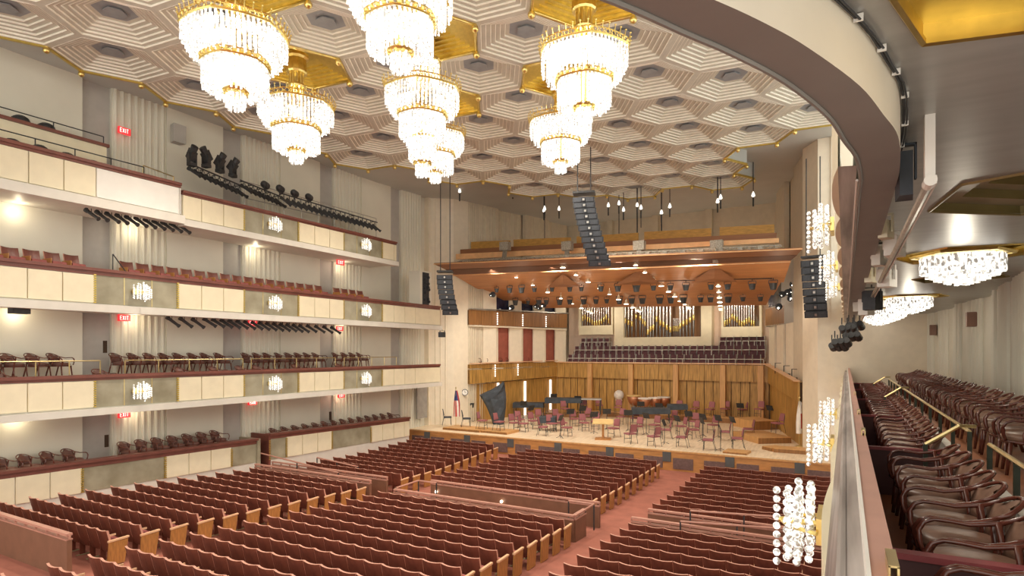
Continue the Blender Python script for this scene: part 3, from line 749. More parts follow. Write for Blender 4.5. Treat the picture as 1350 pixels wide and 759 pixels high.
for i in range(5): far_armchair(-22.95, 7.75 + i * .62, EZ - 4.15, -PI / 2 + .4, 'brown armchair in the first left tier box, %s from the left before the gap' % ORD[i + 1], 'armchairs on the first left tier')
for i in range(7): far_armchair(-22.95, 12.0 + i * .6, EZ - 4.15, -PI / 2 + .3, 'brown armchair in the first left tier, %s after the rail gap' % ORD[i + 1], 'armchairs on the first left tier')
for i in range(14): far_armchair(-22.9, 18.5 + i * .62, EZ - 4.38, -PI / 2 + .35, 'brown armchair in the low box nearest the stage, %s from the left' % ORD[i + 1], 'armchairs in the box nearest the stage')
# thin guard rails on the left tiers
def thin_rail(pts, posts, label, r=.02, mt='brass'):
    m = MB(); m.tube(pts, r, 5)
    for p in posts: m.cyl((p[0], p[1], p[2]), (p[0], p[1], p[3]), r * .9, n=5)
    tag(m.build('guard_rail', mt), label, 'railing', 'thin guard rails')
for i, (a, b) in enumerate(((7, 10.7), (11.5, 16.2), (16.6, 21.4), (22, 26))):
    z = EZ - .32; thin_rail([(-22.2, a, z), (-22.2, b, z)], [(-22.2, a + (b - a) * k / 4, EZ - .9, z) for k in range(5)], 'thin brass rail before the %s group of second left tier armchairs' % ORD[i + 1])
z = EZ + 6.55; thin_rail([(-21.75, 6.5, z), (-21.75, 11.9, z)], [(-21.75, 6.5 + k * 1.08, EZ + 6.15, z) for k in range(6)], 'dark thin rail on the top left parapet', mt='black')
thin_rail([(-21.8, 11.9, EZ + 6.62), (-21.8, 13.0, EZ + 6.5)], [(-21.8, 11.9, EZ + 6.1, EZ + 6.62), (-21.8, 13.0, EZ + 6.1, EZ + 6.5)], 'pale angled handrail at the end of the top left tier', mt='brass')
z = EZ + 7.5; thin_rail([(-22.6, 6.5, z), (-22.6, 11.0, z)], [(-22.6, 6.5 + k * 1.5, EZ + 7.2, z) for k in range(4)], 'dark thin rail above the highest left parapet', mt='black')
thin_rail([(-22, 11.0, EZ + 3.35), (-22, 11.45, EZ + 2.75)], [(-22, 11.0, EZ + 2.5, EZ + 3.35)], 'small dark handrail in the gap between third left tier seats', mt='black')

# ================================================================ THEATRE SEATS
def seat_parts(lod=0):
    P = {}
    b = MB(); n = 6
    # shell: slightly curved, reclined; local +Y = towards the stage
    vs = []
    for side in (0, 1):
        for r_ in range(3):
            v = r_ / 2; z = .30 + .52 * v
            for c_ in range(n):
                u = c_ / (n - 1) * 2 - 1
                vs.append((u * .232, -.14 - .14 * v + .035 * (u * u) + (.05 if side else 0), z + (.018 * u * u if r_ == 2 else 0)))
    N = 3 * n; fs = []
    for r_ in range(2):
        for c_ in range(n - 1):
            a = r_ * n + c_; fs.append((a, a + 1, a + n + 1, a + n)); fs.append((N + a, N + a + n, N + a + n + 1, N + a + 1))
    b.add(vs, fs, 0)
    tf = []
    for c_ in range(n - 1):
        a = 2 * n + c_; tf.append((a, a + 1, N + a + 1, N + a))
    for r_ in range(2):
        a = r_ * n; tf.append((a, a + n, N + a + n, N + a)); a += n - 1; tf.append((a, N + a, N + a + n, a + n))
    base = 0
    for q in tf: b.f.append(list(q)); b.mi.append(1)
    P['backrest'] = (b, ['seatback', 'seattrim'])
    s = MB(); s.hexa([(-.21, -.1, .36), (.21, -.1, .36), (.215, .26, .40), (-.215, .26, .40), (-.20, -.12, .46), (.20, -.12, .46), (.20, .25, .49), (-.20, .25, .49)])
    s.hexa([(-.20, -.12, .46), (.20, -.12, .46), (.20, .25, .49), (-.20, .25, .49), (-.13, -.08, .49), (.13, -.08, .49), (.13, .19, .525), (-.13, .19, .525)])
    P['seat'] = (s, ['seatred'])
    a = MB(); a.box(.222, .252, -.16, .20, .56, .60, 0); a.box(.226, .248, -.14, -.02, .0, .56, 1); a.box(.215, .258, -.22, .06, 0, .03, 2)
    P['armrest'] = (a, ['endtop', 'seatback', 'foot'])
    return P
SP = seat_parts()
ep = MB()
def prof(x0, x1, mi0, mi1, m):
    ply = [(-.24, .02), (.14, .02), (.22, .56), (-.20, .56)]
    m.add([(x0, p[0], p[1]) for p in ply] + [(x1, p[0], p[1]) for p in ply], [(0, 1, 2, 3), (7, 6, 5, 4), (0, 4, 5, 1), (1, 5, 6, 2), (2, 6, 7, 3), (3, 7, 4, 0)], mi0)
    m.hexa([(x0 - .01, -.22, .56), (x1 + .01, -.22, .56), (x1 + .01, .24, .58), (x0 - .01, .24, .58), (x0 - .01, -.22, .60), (x1 + .01, -.22, .60), (x1 + .01, .24, .62), (x0 - .01, .24, .62)], mi1)
prof(.235, .275, 0, 1, ep)
SEAT = .478
blocks = [
    # name, right x, count, first row backrest Y, rows, pitch, x shift per row, aisle text
    ('rear centre block', -6.70, 14, 14.72, 15, .71, 0., 'its right aisle'),
    ('rear left block', -14.95, 12, 15.35, 12, .73, .0, 'the centre-left aisle'),
    ('rear right block', 1.1, 13, 15.40, 14, .70, 0., ''),
    ('front centre block', -7.42, 14, 26.35, 10, .868, 0., 'its right aisle'),
    ('front left block', -16.25, 11, 26.75, 11, .885, .115, 'the centre-left aisle'),
    ('front right block', .9, 13, 26.2, 10, .868, 0., ''),
]
seats = []
for bi, (nm, xr, cnt, y0, rows, pitch, sh, aisle) in enumerate(blocks):
    for r_ in range(rows):
        yb = y0 - r_ * pitch
        stag = (SEAT / 2 if r_ % 2 and False else 0)
        for c_ in range(cnt):
            x = xr + sh * r_ - SEAT / 2 - c_ * SEAT; yy = yb + .26
            if x < -21.9: continue
            z = floorz(yy)
            q = proj((x, yy, z + .7))
            if not q or not (-20 < q[0] < 1370 and -20 < q[1] < 800): continue
            # hidden under the viewer's balcony
            if x > .1: continue
            seats.append((q[2], bi, r_, c_, x, yy, z))
seats.sort(); near = seats[:300]; far = seats[300:]
protoM = {k: mb.build(k, mt) for k, (mb, mt) in SP.items()}
protoE = ep.build('end_panel', ['endwood', 'endtop'])
meshes = {k: o.data for k, o in protoM.items()}; meshE = protoE.data
for o in list(protoM.values()) + [protoE]: bpy.data.objects.remove(o)
for (d, bi, r_, c_, x, yy, z) in near:
    t = empty('theatre_seat', (x, yy, z)); nm = blocks[bi][0]
    for k, me in meshes.items():
        if k == 'armrest' and c_ == 0 and bi not in (2, 5): continue
        o = bpy.data.objects.new(k, me); col.objects.link(o); o.parent = t
    if c_ == 0 and bi not in (2, 5):
        o = bpy.data.objects.new('end_panel', meshE); col.objects.link(o); o.parent = t
    if bi in (2, 5):
        c2 = blocks[bi][2] - c_; side = 'left'
    else: c2 = c_ + 1; side = 'right'
    tag(t, 'red theatre seat, %s from %s in %s row of the %s' % (ORD[c2], side, ORD[r_ + 1], nm), 'seat', 'theatre seats in the ' + nm)
bulk = MB(); mlist = ['seatback', 'seattrim', 'seatred', 'endtop', 'foot', 'endwood']
def addm(mb, mats_, x, y_, z):
    b = len(bulk.v); bulk.v += [(p[0] + x, p[1] + y_, p[2] + z) for p in mb.v]; bulk.f += [[b + i for i in f_] for f_ in mb.f]; bulk.mi += [mlist.index(mats_[i]) for i in mb.mi]
for (d, bi, r_, c_, x, yy, z) in far:
    for k, (mb, mt) in SP.items():
        if k == 'armrest' and c_ == 0 and bi not in (2, 5): continue
        addm(mb, mt, x, yy, z)
    if c_ == 0 and bi not in (2, 5): addm(ep, ['endwood', 'endtop'], x, yy, z)
tag(bulk.build('theatre_seats', mlist), 'remaining rows of red theatre seats towards the stage', 'seats', kind='stuff')
# seats on the third left tier
L3 = MB(); ml3 = ['seatback', 'seattrim', 'seatred', 'endwood']
def mk3():
    r = empty('tier_seat'); mb, mt = SP['backrest']; mb.build('backrest', ['maroon', 'seattrim'], r)
    s = MB(); s.hexa([(-.22, -.1, .30), (.22, -.1, .30), (.22, .26, .34), (-.22, .26, .34), (-.2, -.12, .46), (.2, -.12, .46), (.2, .25, .50), (-.2, .25, .50)]); s.build('seat', 'seatred', r)
    a = MB(); a.box(.235, .265, -.2, .24, .02, .58); a.build('arm_panel', 'endwood', r); return r
t30 = mk3(); first = True
for gi, (y0, cnt, nm) in enumerate(((7.35, 6, 'rear'), (11.95, 17, 'middle'), (22.2, 4, 'stage end'))):
    for i in range(cnt):
        o = t30 if first else dup(t30); first = False
        o.location = (-22.75, y0 + i * .565, EZ + 2.45); o.rotation_euler = (0, 0, -PI / 2 + .12)
        tag(o, 'red tier seat, %s in the %s group of the third left tier' % (ORD[i + 1], nm), 'seat', 'red seats on the third left tier')
# the two dark seat tops on the highest tiers
for i, (px_, py_, x_) in enumerate(((27, 156, -22.9), (61, 166, -22.9), (16, 187, -22.2), (52, 195, -22.2), (88, 205, -22.2), (122, 215, -22.2))):
    p = at(px_, py_, X=x_); m = MB(); m.ball((0, 0, -.08), .26, 10, 6, rz=.18); m.box(-.2, .2, -.2, .2, -.6, -.1)
    tag(m.build('folded_seat', 'black', loc=p), 'dark folded seat top above the %s left parapet, %s from the left' % ('highest' if i < 2 else 'top tier', ORD[i + 1 if i < 2 else i - 1]), 'seat')

# parapets, cross-aisle walls and railings of the stalls
def parapet(name, p, q, ztop, zbot, label, capw=.12, rail=True, th=.1):
    r = empty(name, (p[0], p[1], zbot)); o = Vector((p[0], p[1], zbot)); P = Vector((0, 0, 0)); Q = Vector((q[0], q[1], zbot)) - o
    h = ztop - zbot
    m = MB(); m.wallseg(P, Q, 0, h - .12, th); m.build('panel', 'parapet', r)
    m = MB(); d = (Q - P).normalized(); nn = Vector((-d.y, d.x, 0)) * th / 2
    m.bar(P + nn + Vector((0, 0, h - .11)), Q + nn + Vector((0, 0, h - .11)), th + .03, .03)
    m.bar(P + nn + Vector((0, 0, h)), Q + nn + Vector((0, 0, h)), capw, .05)
    k = int(Q.length / .55) + 1
    for i in range(k + 1):
        c_ = P.lerp(Q, i / k) + nn; m.box(c_.x - .02, c_.x + .02, c_.y - .02, c_.y + .02, h - .1, h)
    m.build('top_rail', 'parcap', r); tag(r, label, 'parapet', 'stalls parapets'); return r
parapet('stalls_parapet', (-13.35, 17.55), (-6.75, 17.55), .98, floorz(17) - .05, 'brown parapet with pink rail behind the front centre seats')
parapet('stalls_parapet', (-5.2, 17.55), (1.2, 17.55), .98, floorz(17) - .05, 'brown parapet behind the front right seats')
parapet('stalls_parapet', (-21.4, 17.0), (-15.0, 17.0), 1.02, floorz(17) - .05, 'brown parapet behind the front left seats')
parapet('stalls_parapet', (-20.9, 6.45), (-14.75, 6.45), floorz(6.4) + .95, floorz(6.4) - .02, 'brown parapet behind the rear left seats at bottom left')
parapet('stalls_parapet', (-13.4, 15.55), (-6.75, 15.55), 1.05, floorz(15.5), 'low parapet with pink rail before the rear centre seats')
parapet('stalls_parapet', (-5.25, 16.1), (1.2, 16.1), 1.08, floorz(15.5), 'low parapet with pink rail before the rear right seats')
parapet('stalls_parapet', (-21.2, 16.0), (-14.9, 16.0), 1.1, floorz(15.5), 'low parapet with pink rail before the rear left seats')
parapet('stalls_parapet', (-6.72, 15.6), (-6.72, 16.4), 1.05, floorz(16), 'short brown side panel at the right corner of the centre cross aisle')
def hrail(pts, zb, label):
    r = empty('aisle_handrail', pts[0]); o = Vector(pts[0]); m = MB(); m.tube([Vector(p) - o for p in pts], .03, 6); m.build('rail', 'parcap', r)
    for p in (pts[0], pts[-1], pts[len(pts) // 2]):
        m = MB(); m.bar(Vector((p[0], p[1], zb)) - o, Vector(p) - o, .035); m.build('post', 'black', r)
    tag(r, label, 'handrail', 'cross aisle handrails')
hrail([(-6.75, 16.4, 1.05), (-6.75, 17.1, 1.05), (-7.6, 17.1, 1.05)], floorz(16.5), 'pink-topped handrail turning the right corner of the centre cross aisle')
hrail([(-13.4, 15.7, 1.08), (-13.4, 16.9, 1.1), (-12.6, 16.9, 1.1)], floorz(16.5), 'pink-topped handrail turning the left corner of the centre cross aisle')
a, b = at(910, 673, Z=1.3), at(1055, 683, Z=1.3); hrail([a, a.lerp(b, .5), b], floorz(16), 'upper brass handrail in the right cross aisle')
a, b = at(897, 687, Z=1.2), at(1050, 698, Z=1.2); hrail([a, a.lerp(b, .5), b], floorz(16), 'lower brass handrail in the right cross aisle')
a, b = at(343, 597, Z=1.3), at(446, 623, Z=1.0); hrail([a, a.lerp(b, .5), b], floorz(16), 'sloping brass handrail beside the left box end')
a, b = at(418, 603, Z=1.1), at(472, 615, Z=1.0); hrail([a, a.lerp(b, .5), b], floorz(17), 'short brass handrail above the front left parapet')
for i, (px_, py_) in enumerate(((575, 648), (661, 661))):
    p = at(px_, py_, Y=17.5); m = MB(); m.ball((0, 0, 0), .05, 8, 6, mi=0); m.cyl((0, 0, -.05), (0, 0, -.3), .012, mi=1)
    tag(m.build('aisle_light', ['lamp', 'black'], loc=p), 'tiny glowing ball lamp on the centre parapet, %s' % ['left one', 'right one'][i], 'lamp')

# ================================================================ STAGE
SY = 28.72; ST = .95
plan = [(-23.75, SY), (-.5, SY), (-.5, 33.2), (-1.9, 33.4), (-4.45, 43.6), (-20.4, 43.6), (-22.3, 33.4), (-23.75, 31.0)]
m = MB(); m.prism(plan, 0, ST, 0); m.build('floor_stage', 'stage', kind='structure')
e = empty('stage_apron', kind='structure')
m = MB(); m.box(-23.6, -.5, SY - .06, SY, 0, ST - .02); m.build('apron_board', 'apron', e)
m = MB(); m.box(-23.6, -.5, SY - .1, SY + .02, ST - .06, ST + .005); m.build('apron_nosing', 'woodl', e)
x = -23.2; i = 0
while x < -1.2:
    m = MB(); m.box(x, x + .95, SY - .09, SY - .05, .1, .62, 0); m.build('vent_grille', 'grille', e)
    if i % 2 == 0: m = MB(); m.box(x + .95, x + 1.35, SY - .11, SY - .05, .42, ST - .07, 0); m.build('grey_hatch', 'hatch', e)
    x += 1.45; i += 1
# stage lower panelling + box fronts
def band(e, pts, zt, zb, mt, name, t=.12, seam=.9, seamw=.03):
    for a, b, z1, z1b, z0, z0b in [(pts[i], pts[i + 1], zt[i], zt[i + 1], zb[i], zb[i + 1]) for i in range(len(pts) - 1)]:
        L = math.dist(a, b); n = max(1, round(L / seam))
        m = MB()
        for k in range(n):
            u0, u1 = k / n, (k + 1) / n - seamw / L
            m.wallseg(lerp(a, b, u0), lerp(a, b, u1), z0 + (z0b - z0) * u0, z1 + (z1b - z1) * u0, t, z0 + (z0b - z0) * u1, z1 + (z1b - z1) * u1)
        m.build(name, mt, e)
        m = MB(); d = Vector((b[0] - a[0], b[1] - a[1], 0)).normalized(); nn = Vector((-d.y, d.x, 0)) * t * .4
        m.wallseg(Vector((*a, 0)) + nn, Vector((*b, 0)) + nn, z0 + .01, z1 - .01, t * .4, z0b + .01, z1b - .01); m.build(name + '_backing', 'slot', e)
RL, RR = (-20.35, 43.5), (-4.5, 43.5)
FLp, FRp = (-22.3, 33.35), (-1.9, 33.0)
e = empty('wall_stage_panelling', kind='structure')
# winding: wallseg thickness goes to the left of the direction; go right->left at the rear etc. so fronts face the stage
band(e, [RR, RL][::-1], [3.72, 3.72], [ST, ST], 'wood', 'rear_panel', seam=.62, seamw=.05)
band(e, [(-20.6, 43.2), (-4.4, 43.2)], [4.85, 4.80], [3.70, 3.66], 'wood', 'choir_front', t=.3, seam=1.05, seamw=.02)
m = MB(); m.box(-20.7, -4.3, 43.05, 43.35, 4.85, 4.93); m.build('choir_rail', 'endtop', e)
for px_ in (778, 832, 891, 953, 1003):
    p = at(px_, 500, Y=43.1); m = MB(); m.box(p.x - .18, p.x + .18, 42.95, 43.25, ST, 4.8); m.build('pilaster', 'woodl', e)
band(e, [FLp, RL], [3.45, 3.72], [ST, ST], 'wood', 'left_panel', seam=1.0, seamw=.02)
band(e, [RR, FRp], [3.66, 3.3], [ST, ST], 'wood', 'right_panel', seam=.9, seamw=.03)
Lf = [(-22.0, 33.3), (-20.2, 43.3)]
band(e, Lf, [4.86, 4.95], [3.55, 3.75], 'wood', 'left_box_front', t=.25, seam=1.15, seamw=.02)
band(e, [(-4.6, 43.3), (-2.1, 33.0)], [4.82, 4.2], [3.6, 3.2], 'wood', 'right_box_front', t=.25, seam=1.15, seamw=.02)
m = MB(); m.bar((-21.95, 33.3, 4.93), (-20.15, 43.3, 5.02), .3, .06); m.bar((-4.65, 43.3, 4.88), (-2.15, 33.0, 4.26), .3, .06); m.build('box_rail', 'endtop', e)
# white light slots on the left panelling
for px_ in (655, 691, 724.5):
    u = None
    for k in range(200):
        p = lerp(FLp, RL, k / 199); q = proj((p[0], p[1], 2))
        if q[0] >= px_: break
    m = MB(); d = (Vector(RL) - Vector(FLp)).normalized(); m.wallseg((p[0] + .06, p[1] - .1), (p[0] + .06 + d.x * .22, p[1] - .1 + d.y * .22), ST, 3.5, .04); m.build('bright_slot', 'crys2', e)
# upper band left (control-booth level) and its recesses
m_e = empty('wall_stage_boxes', kind='structure')
ULa, ULb = (-22.05, 33.3), (-19.6, 43.8)
band(m_e, [ULa, ULb], [8.55, 8.75], [7.5, 7.65], 'woodd', 'upper_box_front', t=.3, seam=1.1, seamw=.02)
m = MB(); m.bar((-22.0, 33.3, 8.62), (-19.55, 43.8, 8.82), .35, .05); m.build('upper_box_rail', 'steel', m_e)
# between bands: cream fins with red recesses; above: dark glass with fins
for lvl, (z0, z1) in enumerate(((4.9, 7.5), (8.6, 11.4))):
    n = 4
    for k in range(n):
        u0 = k / n; a = lerp(ULa, ULb, u0); b = lerp(ULa, ULb, u0 + 1 / n)
        d = Vector((b[0] - a[0], b[1] - a[1], 0)).normalized(); nn = Vector((-d.y, d.x, 0))
        # recess back
        m = MB(); o1 = Vector((*a, 0)) + nn * .5; o2 = Vector((*b, 0)) + nn * .5
        m.wallseg(o1, o2, z0, z1, .06); m.build('box_back_wall', 'redinner' if lvl == 0 else 'glass', m_e)
        m = MB(); c1 = lerp(a, b, .58); m.wallseg((c1[0] + nn.x * .3, c1[1] + nn.y * .3), (b[0] + nn.x * .12, b[1] + nn.y * .12), z0, z1, .12)
        m.wallseg((a[0] + nn.x * .3, a[1] + nn.y * .3), (lerp(a, b, .16)[0] + nn.x * .35, lerp(a, b, .16)[1] + nn.y * .35), z0, z1, .08) if lvl == 0 else None
        m.build('cream_fin', 'pillar', m_e)
# floors of the boxes (so people could stand there)
def boxfloor(a, b, z, side):
    m = MB(); d = Vector((b[0] - a[0], b[1] - a[1], 0)).normalized(); nn = Vector((-d.y, d.x, 0)) * 1.2 * side
    A_, B_ = Vector((*a, z)), Vector((*b, z)); m.hexa([A_ - Vector((0, 0, .1)), B_ - Vector((0, 0, .1)), B_ + nn - Vector((0, 0, .1)), A_ + nn - Vector((0, 0, .1)), A_, B_, B_ + nn, A_ + nn]); m.build('box_floor', 'pillar', m_e)
boxfloor(ULa, ULb, 7.55, 1); boxfloor(Lf[0], Lf[1], 4.6, 1)
# bright bulbs strings at the box divisions
for lvl, z in ((0, 4.0), (1, 7.65)):
    for k in range(1, 4 - (lvl == 0)):
        a = lerp(ULa if lvl else Lf[0], ULb if lvl else Lf[1], k / 4); m = MB()
        for q in range(6): m.ball((a[0] + .08, a[1] - .15, z + .02 + q * .15), .055, 6, 4)
        m.build('bulb_string', 'crys2', m_e)
# right boxes
band(m_e, [(-4.75, 43.4), (-2.2, 37.6)], [8.6, 8.6], [7.4, 7.4], 'woodd', 'upper_right_box_front', t=.3, seam=1.2, seamw=.03)
for k in range(4):
    a = lerp((-4.55, 43.6), (-1.7, 34), k / 4); b = lerp((-4.55, 43.6), (-1.7, 34), (k + .75) / 4)
    m = MB(); m.wallseg(a, b, 4.3, 7.4, .12); m.build('cream_fin', 'pillar', m_e)
m = MB(); m.wallseg((-4.4, 43.8), (-1.5, 34), 4.0, 11.5, .1); m.build('box_back_wall', 'wallgrey', m_e)
boxfloor((-4.75, 43.4), (-2.2, 37.6), 7.5, 1)
# pink side walls flanking the organ
m = MB(); m.box(-20.5, -4.4, 46.2, 46.8, 4.5, 11.5); m.build('wall_organ', 'pinkwall', kind='structure')
# choir terraces and seats
ce = empty('choir_terrace', kind='structure')
for i, (y0, z) in enumerate(((43.5, 4.62), (44.5, 5.3), (45.4, 5.95))):
    m = MB(); m.box(-19.4, -5.0, y0, 46.7, z - .5, z); m.build('terrace_step', 'tierfloor', ce)
cs = MB(); cs.box(-.23, .23, .05, .11, .35, .86, 0); cs.box(-.22, .22, -.3, .05, .34, .44, 0); cs.box(.235, .26, -.3, .1, .1, .92, 1); cs.box(-.23, .23, -.25, .05, .0, .34, 0)
ch0 = None
for r_, (yy, z, ranges) in enumerate(((44.1, 4.62, [(-19.4, -5.0)]), (45.0, 5.3, [(-19.2, -5.0)]), (45.85, 5.95, [(-19.0, -16.6), (-7.9, -5.0)]))):
    n = 0
    for (xa, xb) in ranges:
        x = xa
        while x < xb:
            n += 1
            if ch0 is None: ch0 = cs.build('choir_seat', ['purple', 'wallgrey']); o = ch0
            else: o = ch0.copy(); col.objects.link(o)
            o.location = (x, yy, z)
            tag(o, 'plum choir seat below the organ, %s from the left in the %s row' % (ORD[n], ['front', 'second', 'back'][r_]), 'seat', 'choir seats below the organ'); x += .52
for i, (z, yy, a, b) in enumerate(((5.2, 44.05, -19.5, -4.9), (5.86, 44.95, -19.3, -4.9), (6.5, 45.8, -19.1, -16.4), (6.5, 45.8, -8.1, -4.9))):
    thin_rail([(a, yy - .35, z), (b, yy - .35, z)], [(a + (b - a) * k / 8, yy - .35, z - .8, z) for k in range(9)], 'thin metal rail before choir row, %s' % ['front', 'second', 'back left', 'back right'][i], r=.026, mt='ledge')
# organ
orgn = empty('pipe_organ', (0, 0, 0))
def case(px0, px1, pyb, pyt=400, yy=46.2, d=.5, frame=.2, nm='organ_case', ztop=11.0):
    a = at(px0, pyb, Y=yy - d); b = at(px1, pyb, Y=yy - d); zb = (a.z + b.z) / 2
    m = MB(); m.box(a.x, b.x, yy - d, yy, zb, zb + .75, 0); m.box(a.x - .01, a.x + frame, yy - d - .02, yy, zb - .01, ztop, 0); m.box(b.x - frame, b.x + .01, yy - d - .02, yy, zb - .01, ztop, 0)
    m.box(a.x, b.x, yy - .06, yy, zb, ztop, 1); m.build(nm, ['panel', 'woodd'], orgn); return a.x, b.x, zb
cx0, cx1, czb = case(810, 938, 457, d=1.0, frame=.75)
lx0, lx1, lzb = case(763, 808, 441, d=.6, frame=.15)
rx0, rx1, rzb = case(951, 1004, 444, d=.6, frame=.15)
pm = MB(); pm.cyl((0, 0, 0), (0, 0, 1), .5, n=10)
pipe_me = pm.build('pipe', 'pipe', orgn, smooth=True); foot = MB(); foot.cyl((0, 0, 0), (0, 0, 1), .2, .5, n=10); foot_o = foot.build('pipe_foot', 'piped', orgn, smooth=True)
mth = MB(); mth.cyl((0, 0, 0), (0, 0, 1), .53, n=10); mth_o = mth.build('pipe_mouth', 'gold', orgn, smooth=True)
pfirst = [True]
def opipe(x, y_, z0, zm, zt, r):
    if pfirst[0]: a, b, c_ = pipe_me, foot_o, mth_o; pfirst[0] = False
    else:
        a, b, c_ = pipe_me.copy(), foot_o.copy(), mth_o.copy()
        for o in (a, b, c_): col.objects.link(o)
    a.location = (x, y_, zm); a.scale = (2 * r, 2 * r, zt - zm)
    b.location = (x, y_, z0); b.scale = (2 * r, 2 * r, zm - z0); c_.location = (x, y_, zm); c_.scale = (2 * r, 2 * r, .42)
def pix(px_, py_, yy): return at(px_, py_, Y=yy)
cent = [(823.5, 426), (828, 428), (832.5, 430)] + [(838, 420), (843.5, 422), (847, 427), (850, 430)] + [(854.5, 441), (858, 437), (861.5, 435), (866, 424), (870.5, 429), (875, 431), (879.5, 435), (884, 438)] + [(896.5, 433), (900.5, 430), (905, 428), (909.5, 425), (914, 422)]
for i, (px_, py_) in enumerate(cent):
    big = i < 7; bot = {True: 444, False: 449}[big]
    p = pix(px_, py_, 45.5); q = pix(px_, bot, 45.5); opipe(p.x, 45.45 if 7 <= i < 15 else 45.6, q.z, p.z, 10.8, .085 if 5 > i or i > 6 else .06)
for k in range(9): p = pix(887 + k * 1.3, 440, 45.8); opipe(p.x, 45.9, p.z - .4, p.z + .2, 8.3 + .0 * k, .02)
for i in range(12): px_ = 768 + i * 3.1; v = [423, 421, 424, 425, 428, 430, 430, 429, 427, 424, 421, 426][i]; p = pix(px_, v, 45.7); opipe(p.x, 45.75, pix(px_, 435, 45.7).z, p.z, 10.8, .05)
for i in range(13): px_ = 955.5 + i * 3.2; v = [430, 428, 426, 421, 423, 425, 429, 431, 429, 427, 425, 429, 430][i]; p = pix(px_, v, 45.7); opipe(p.x, 45.75, pix(px_, 436, 45.7).z, p.z, 10.8, .055)
# pleated swell screens at the right of each case
for (x, z0, z1, w_) in ((cx1 - 1.0, czb + .75, 9.0, .5), (rx1 - .45, rzb + .75, 8.4, .35), (lx0 + .2, lzb + .75, 8.0, .3), (cx0 + 2.95 + .9, czb + .75, 8.2, .5)):
    m = MB()
    for k in range(6): m.wallseg((x + k * w_ / 6, 45.95), (x + (k + .9) * w_ / 6, 45.85), z0, z1 - .15 * k, .02)
    m.build('pipe_screen', 'pipe', orgn)
tag(orgn, 'large pipe organ in cream cases above the choir seats', 'pipe organ')

# ================================================================ CANOPY
can = empty('acoustic_canopy', (0, 0, 0))
def cpanel(pt, pb, yt, yb, mt='canopy', t=.08, name='reflector_panel'):
    a, b = at(*pt[0], Y=yt), at(*pt[1], Y=yt); c_, d_ = at(*pb[1], Y=yb), at(*pb[0], Y=yb)
    m = MB(); m.slab(a, b, c_, d_, t); return m.build(name, mt, can)
# (top edge, lower edge) pairs: upstage panels sit lower in the view
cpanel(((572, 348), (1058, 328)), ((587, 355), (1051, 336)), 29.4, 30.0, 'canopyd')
cpanel(((587, 355.4), (1051, 336.4)), ((600, 362), (1043, 343)), 30.05, 30.6, 'canopydd')  # darker wood paints shade onto the front panel's lower half
m = MB(); a, b = at(572, 348, Y=29.4), at(1058, 328, Y=29.4); m.bar(a, b, .06, .05); m.build('panel_edge', 'canopyl', can)
cpanel(((597, 362), (1043, 343)), ((630, 381), (1033, 372)), 30.9, 34.0)
m = MB(); a, b = at(598, 363, Y=30.85), at(1042, 345, Y=30.85); m.bar(a, b, .05, .05); m.build('panel_edge', 'canopyl', can)
cpanel(((622, 378), (1030, 371)), ((662, 396), (1020, 389)), 34.4, 37.2)
cpanel(((655, 393), (1018, 386)), ((720, 406), (1010, 402)), 37.6, 40.6, 'canopy')
# triangular facets on panel B and C
for (p1, p2, p3, yy) in (((742, 360), (722, 378), (765, 377), 32), ((845, 353), (812, 375), (872, 374), 32), ((943, 349), (912, 372), (972, 371), 32)):
    v = [at(*p1, Y=yy - .6), at(*p2, Y=yy + .9), at(*p3, Y=yy + .9)]
    n_ = (v[1] - v[0]).cross(v[2] - v[0]).normalized(); sgn = -1 if n_.z > 0 else 1
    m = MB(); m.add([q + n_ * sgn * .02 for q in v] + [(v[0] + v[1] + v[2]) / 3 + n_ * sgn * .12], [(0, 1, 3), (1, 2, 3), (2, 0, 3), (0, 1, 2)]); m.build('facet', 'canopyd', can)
# stepped upper fascia boards
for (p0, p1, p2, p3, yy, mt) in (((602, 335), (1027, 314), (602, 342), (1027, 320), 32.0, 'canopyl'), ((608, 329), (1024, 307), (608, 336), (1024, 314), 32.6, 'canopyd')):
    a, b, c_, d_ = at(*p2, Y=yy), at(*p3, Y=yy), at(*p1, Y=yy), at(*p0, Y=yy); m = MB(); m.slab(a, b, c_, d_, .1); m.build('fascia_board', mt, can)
for (x0, x1, yt0, yt1, yb0, yb1) in ((622, 673, 319, 317, 329, 327), (678, 753, 316, 313, 327, 323), (761, 842, 312, 307, 323, 317), (850, 938, 306, 301, 316, 312), (949, 1021, 300, 296, 311, 308)):
    a, b, c_, d_ = at(x0, yb0, Y=33.4), at(x1, yb1, Y=33.4), at(x1, yt1, Y=33.4), at(x0, yt0, Y=33.4); m = MB(); m.slab(a, b, c_, d_, .1); m.build('upper_board', 'board', can)
# truss line
m = MB(); a, b = at(606, 344, Y=30.5), at(1030, 323, Y=30.5)
for k in range(60):
    p, q = a.lerp(b, k / 60), a.lerp(b, (k + 1) / 60); m.bar(p, q, .05); m.bar(p + Vector((0, 0, -.25)), q + Vector((0, 0, -.25)), .05); m.bar(p, q + Vector((0, 0, -.25)), .03); m.bar(p + Vector((0, .3, -.1)), q + Vector((0, .3, 0)), .04)
    if k % 3 == 0: m.box(p.x - .1, p.x + .12, p.y - .1, p.y + .1, p.z - .2, p.z - .02)
m.build('truss', 'truss', can)
for px_ in (664, 746, 841, 943):
    a, b = at(px_ + 2, 330, Y=31.2), at(px_, 345, Y=30.2); m = MB(); m.bar(a, b, .25, .2); m.box(a.x - .3, a.x + .3, a.y - .2, a.y + .2, a.z, a.z + .5); m.build('hanger_bracket', 'truss', can)
tag(can, 'stepped orange-brown wooden acoustic canopy hanging over the stage', 'canopy')
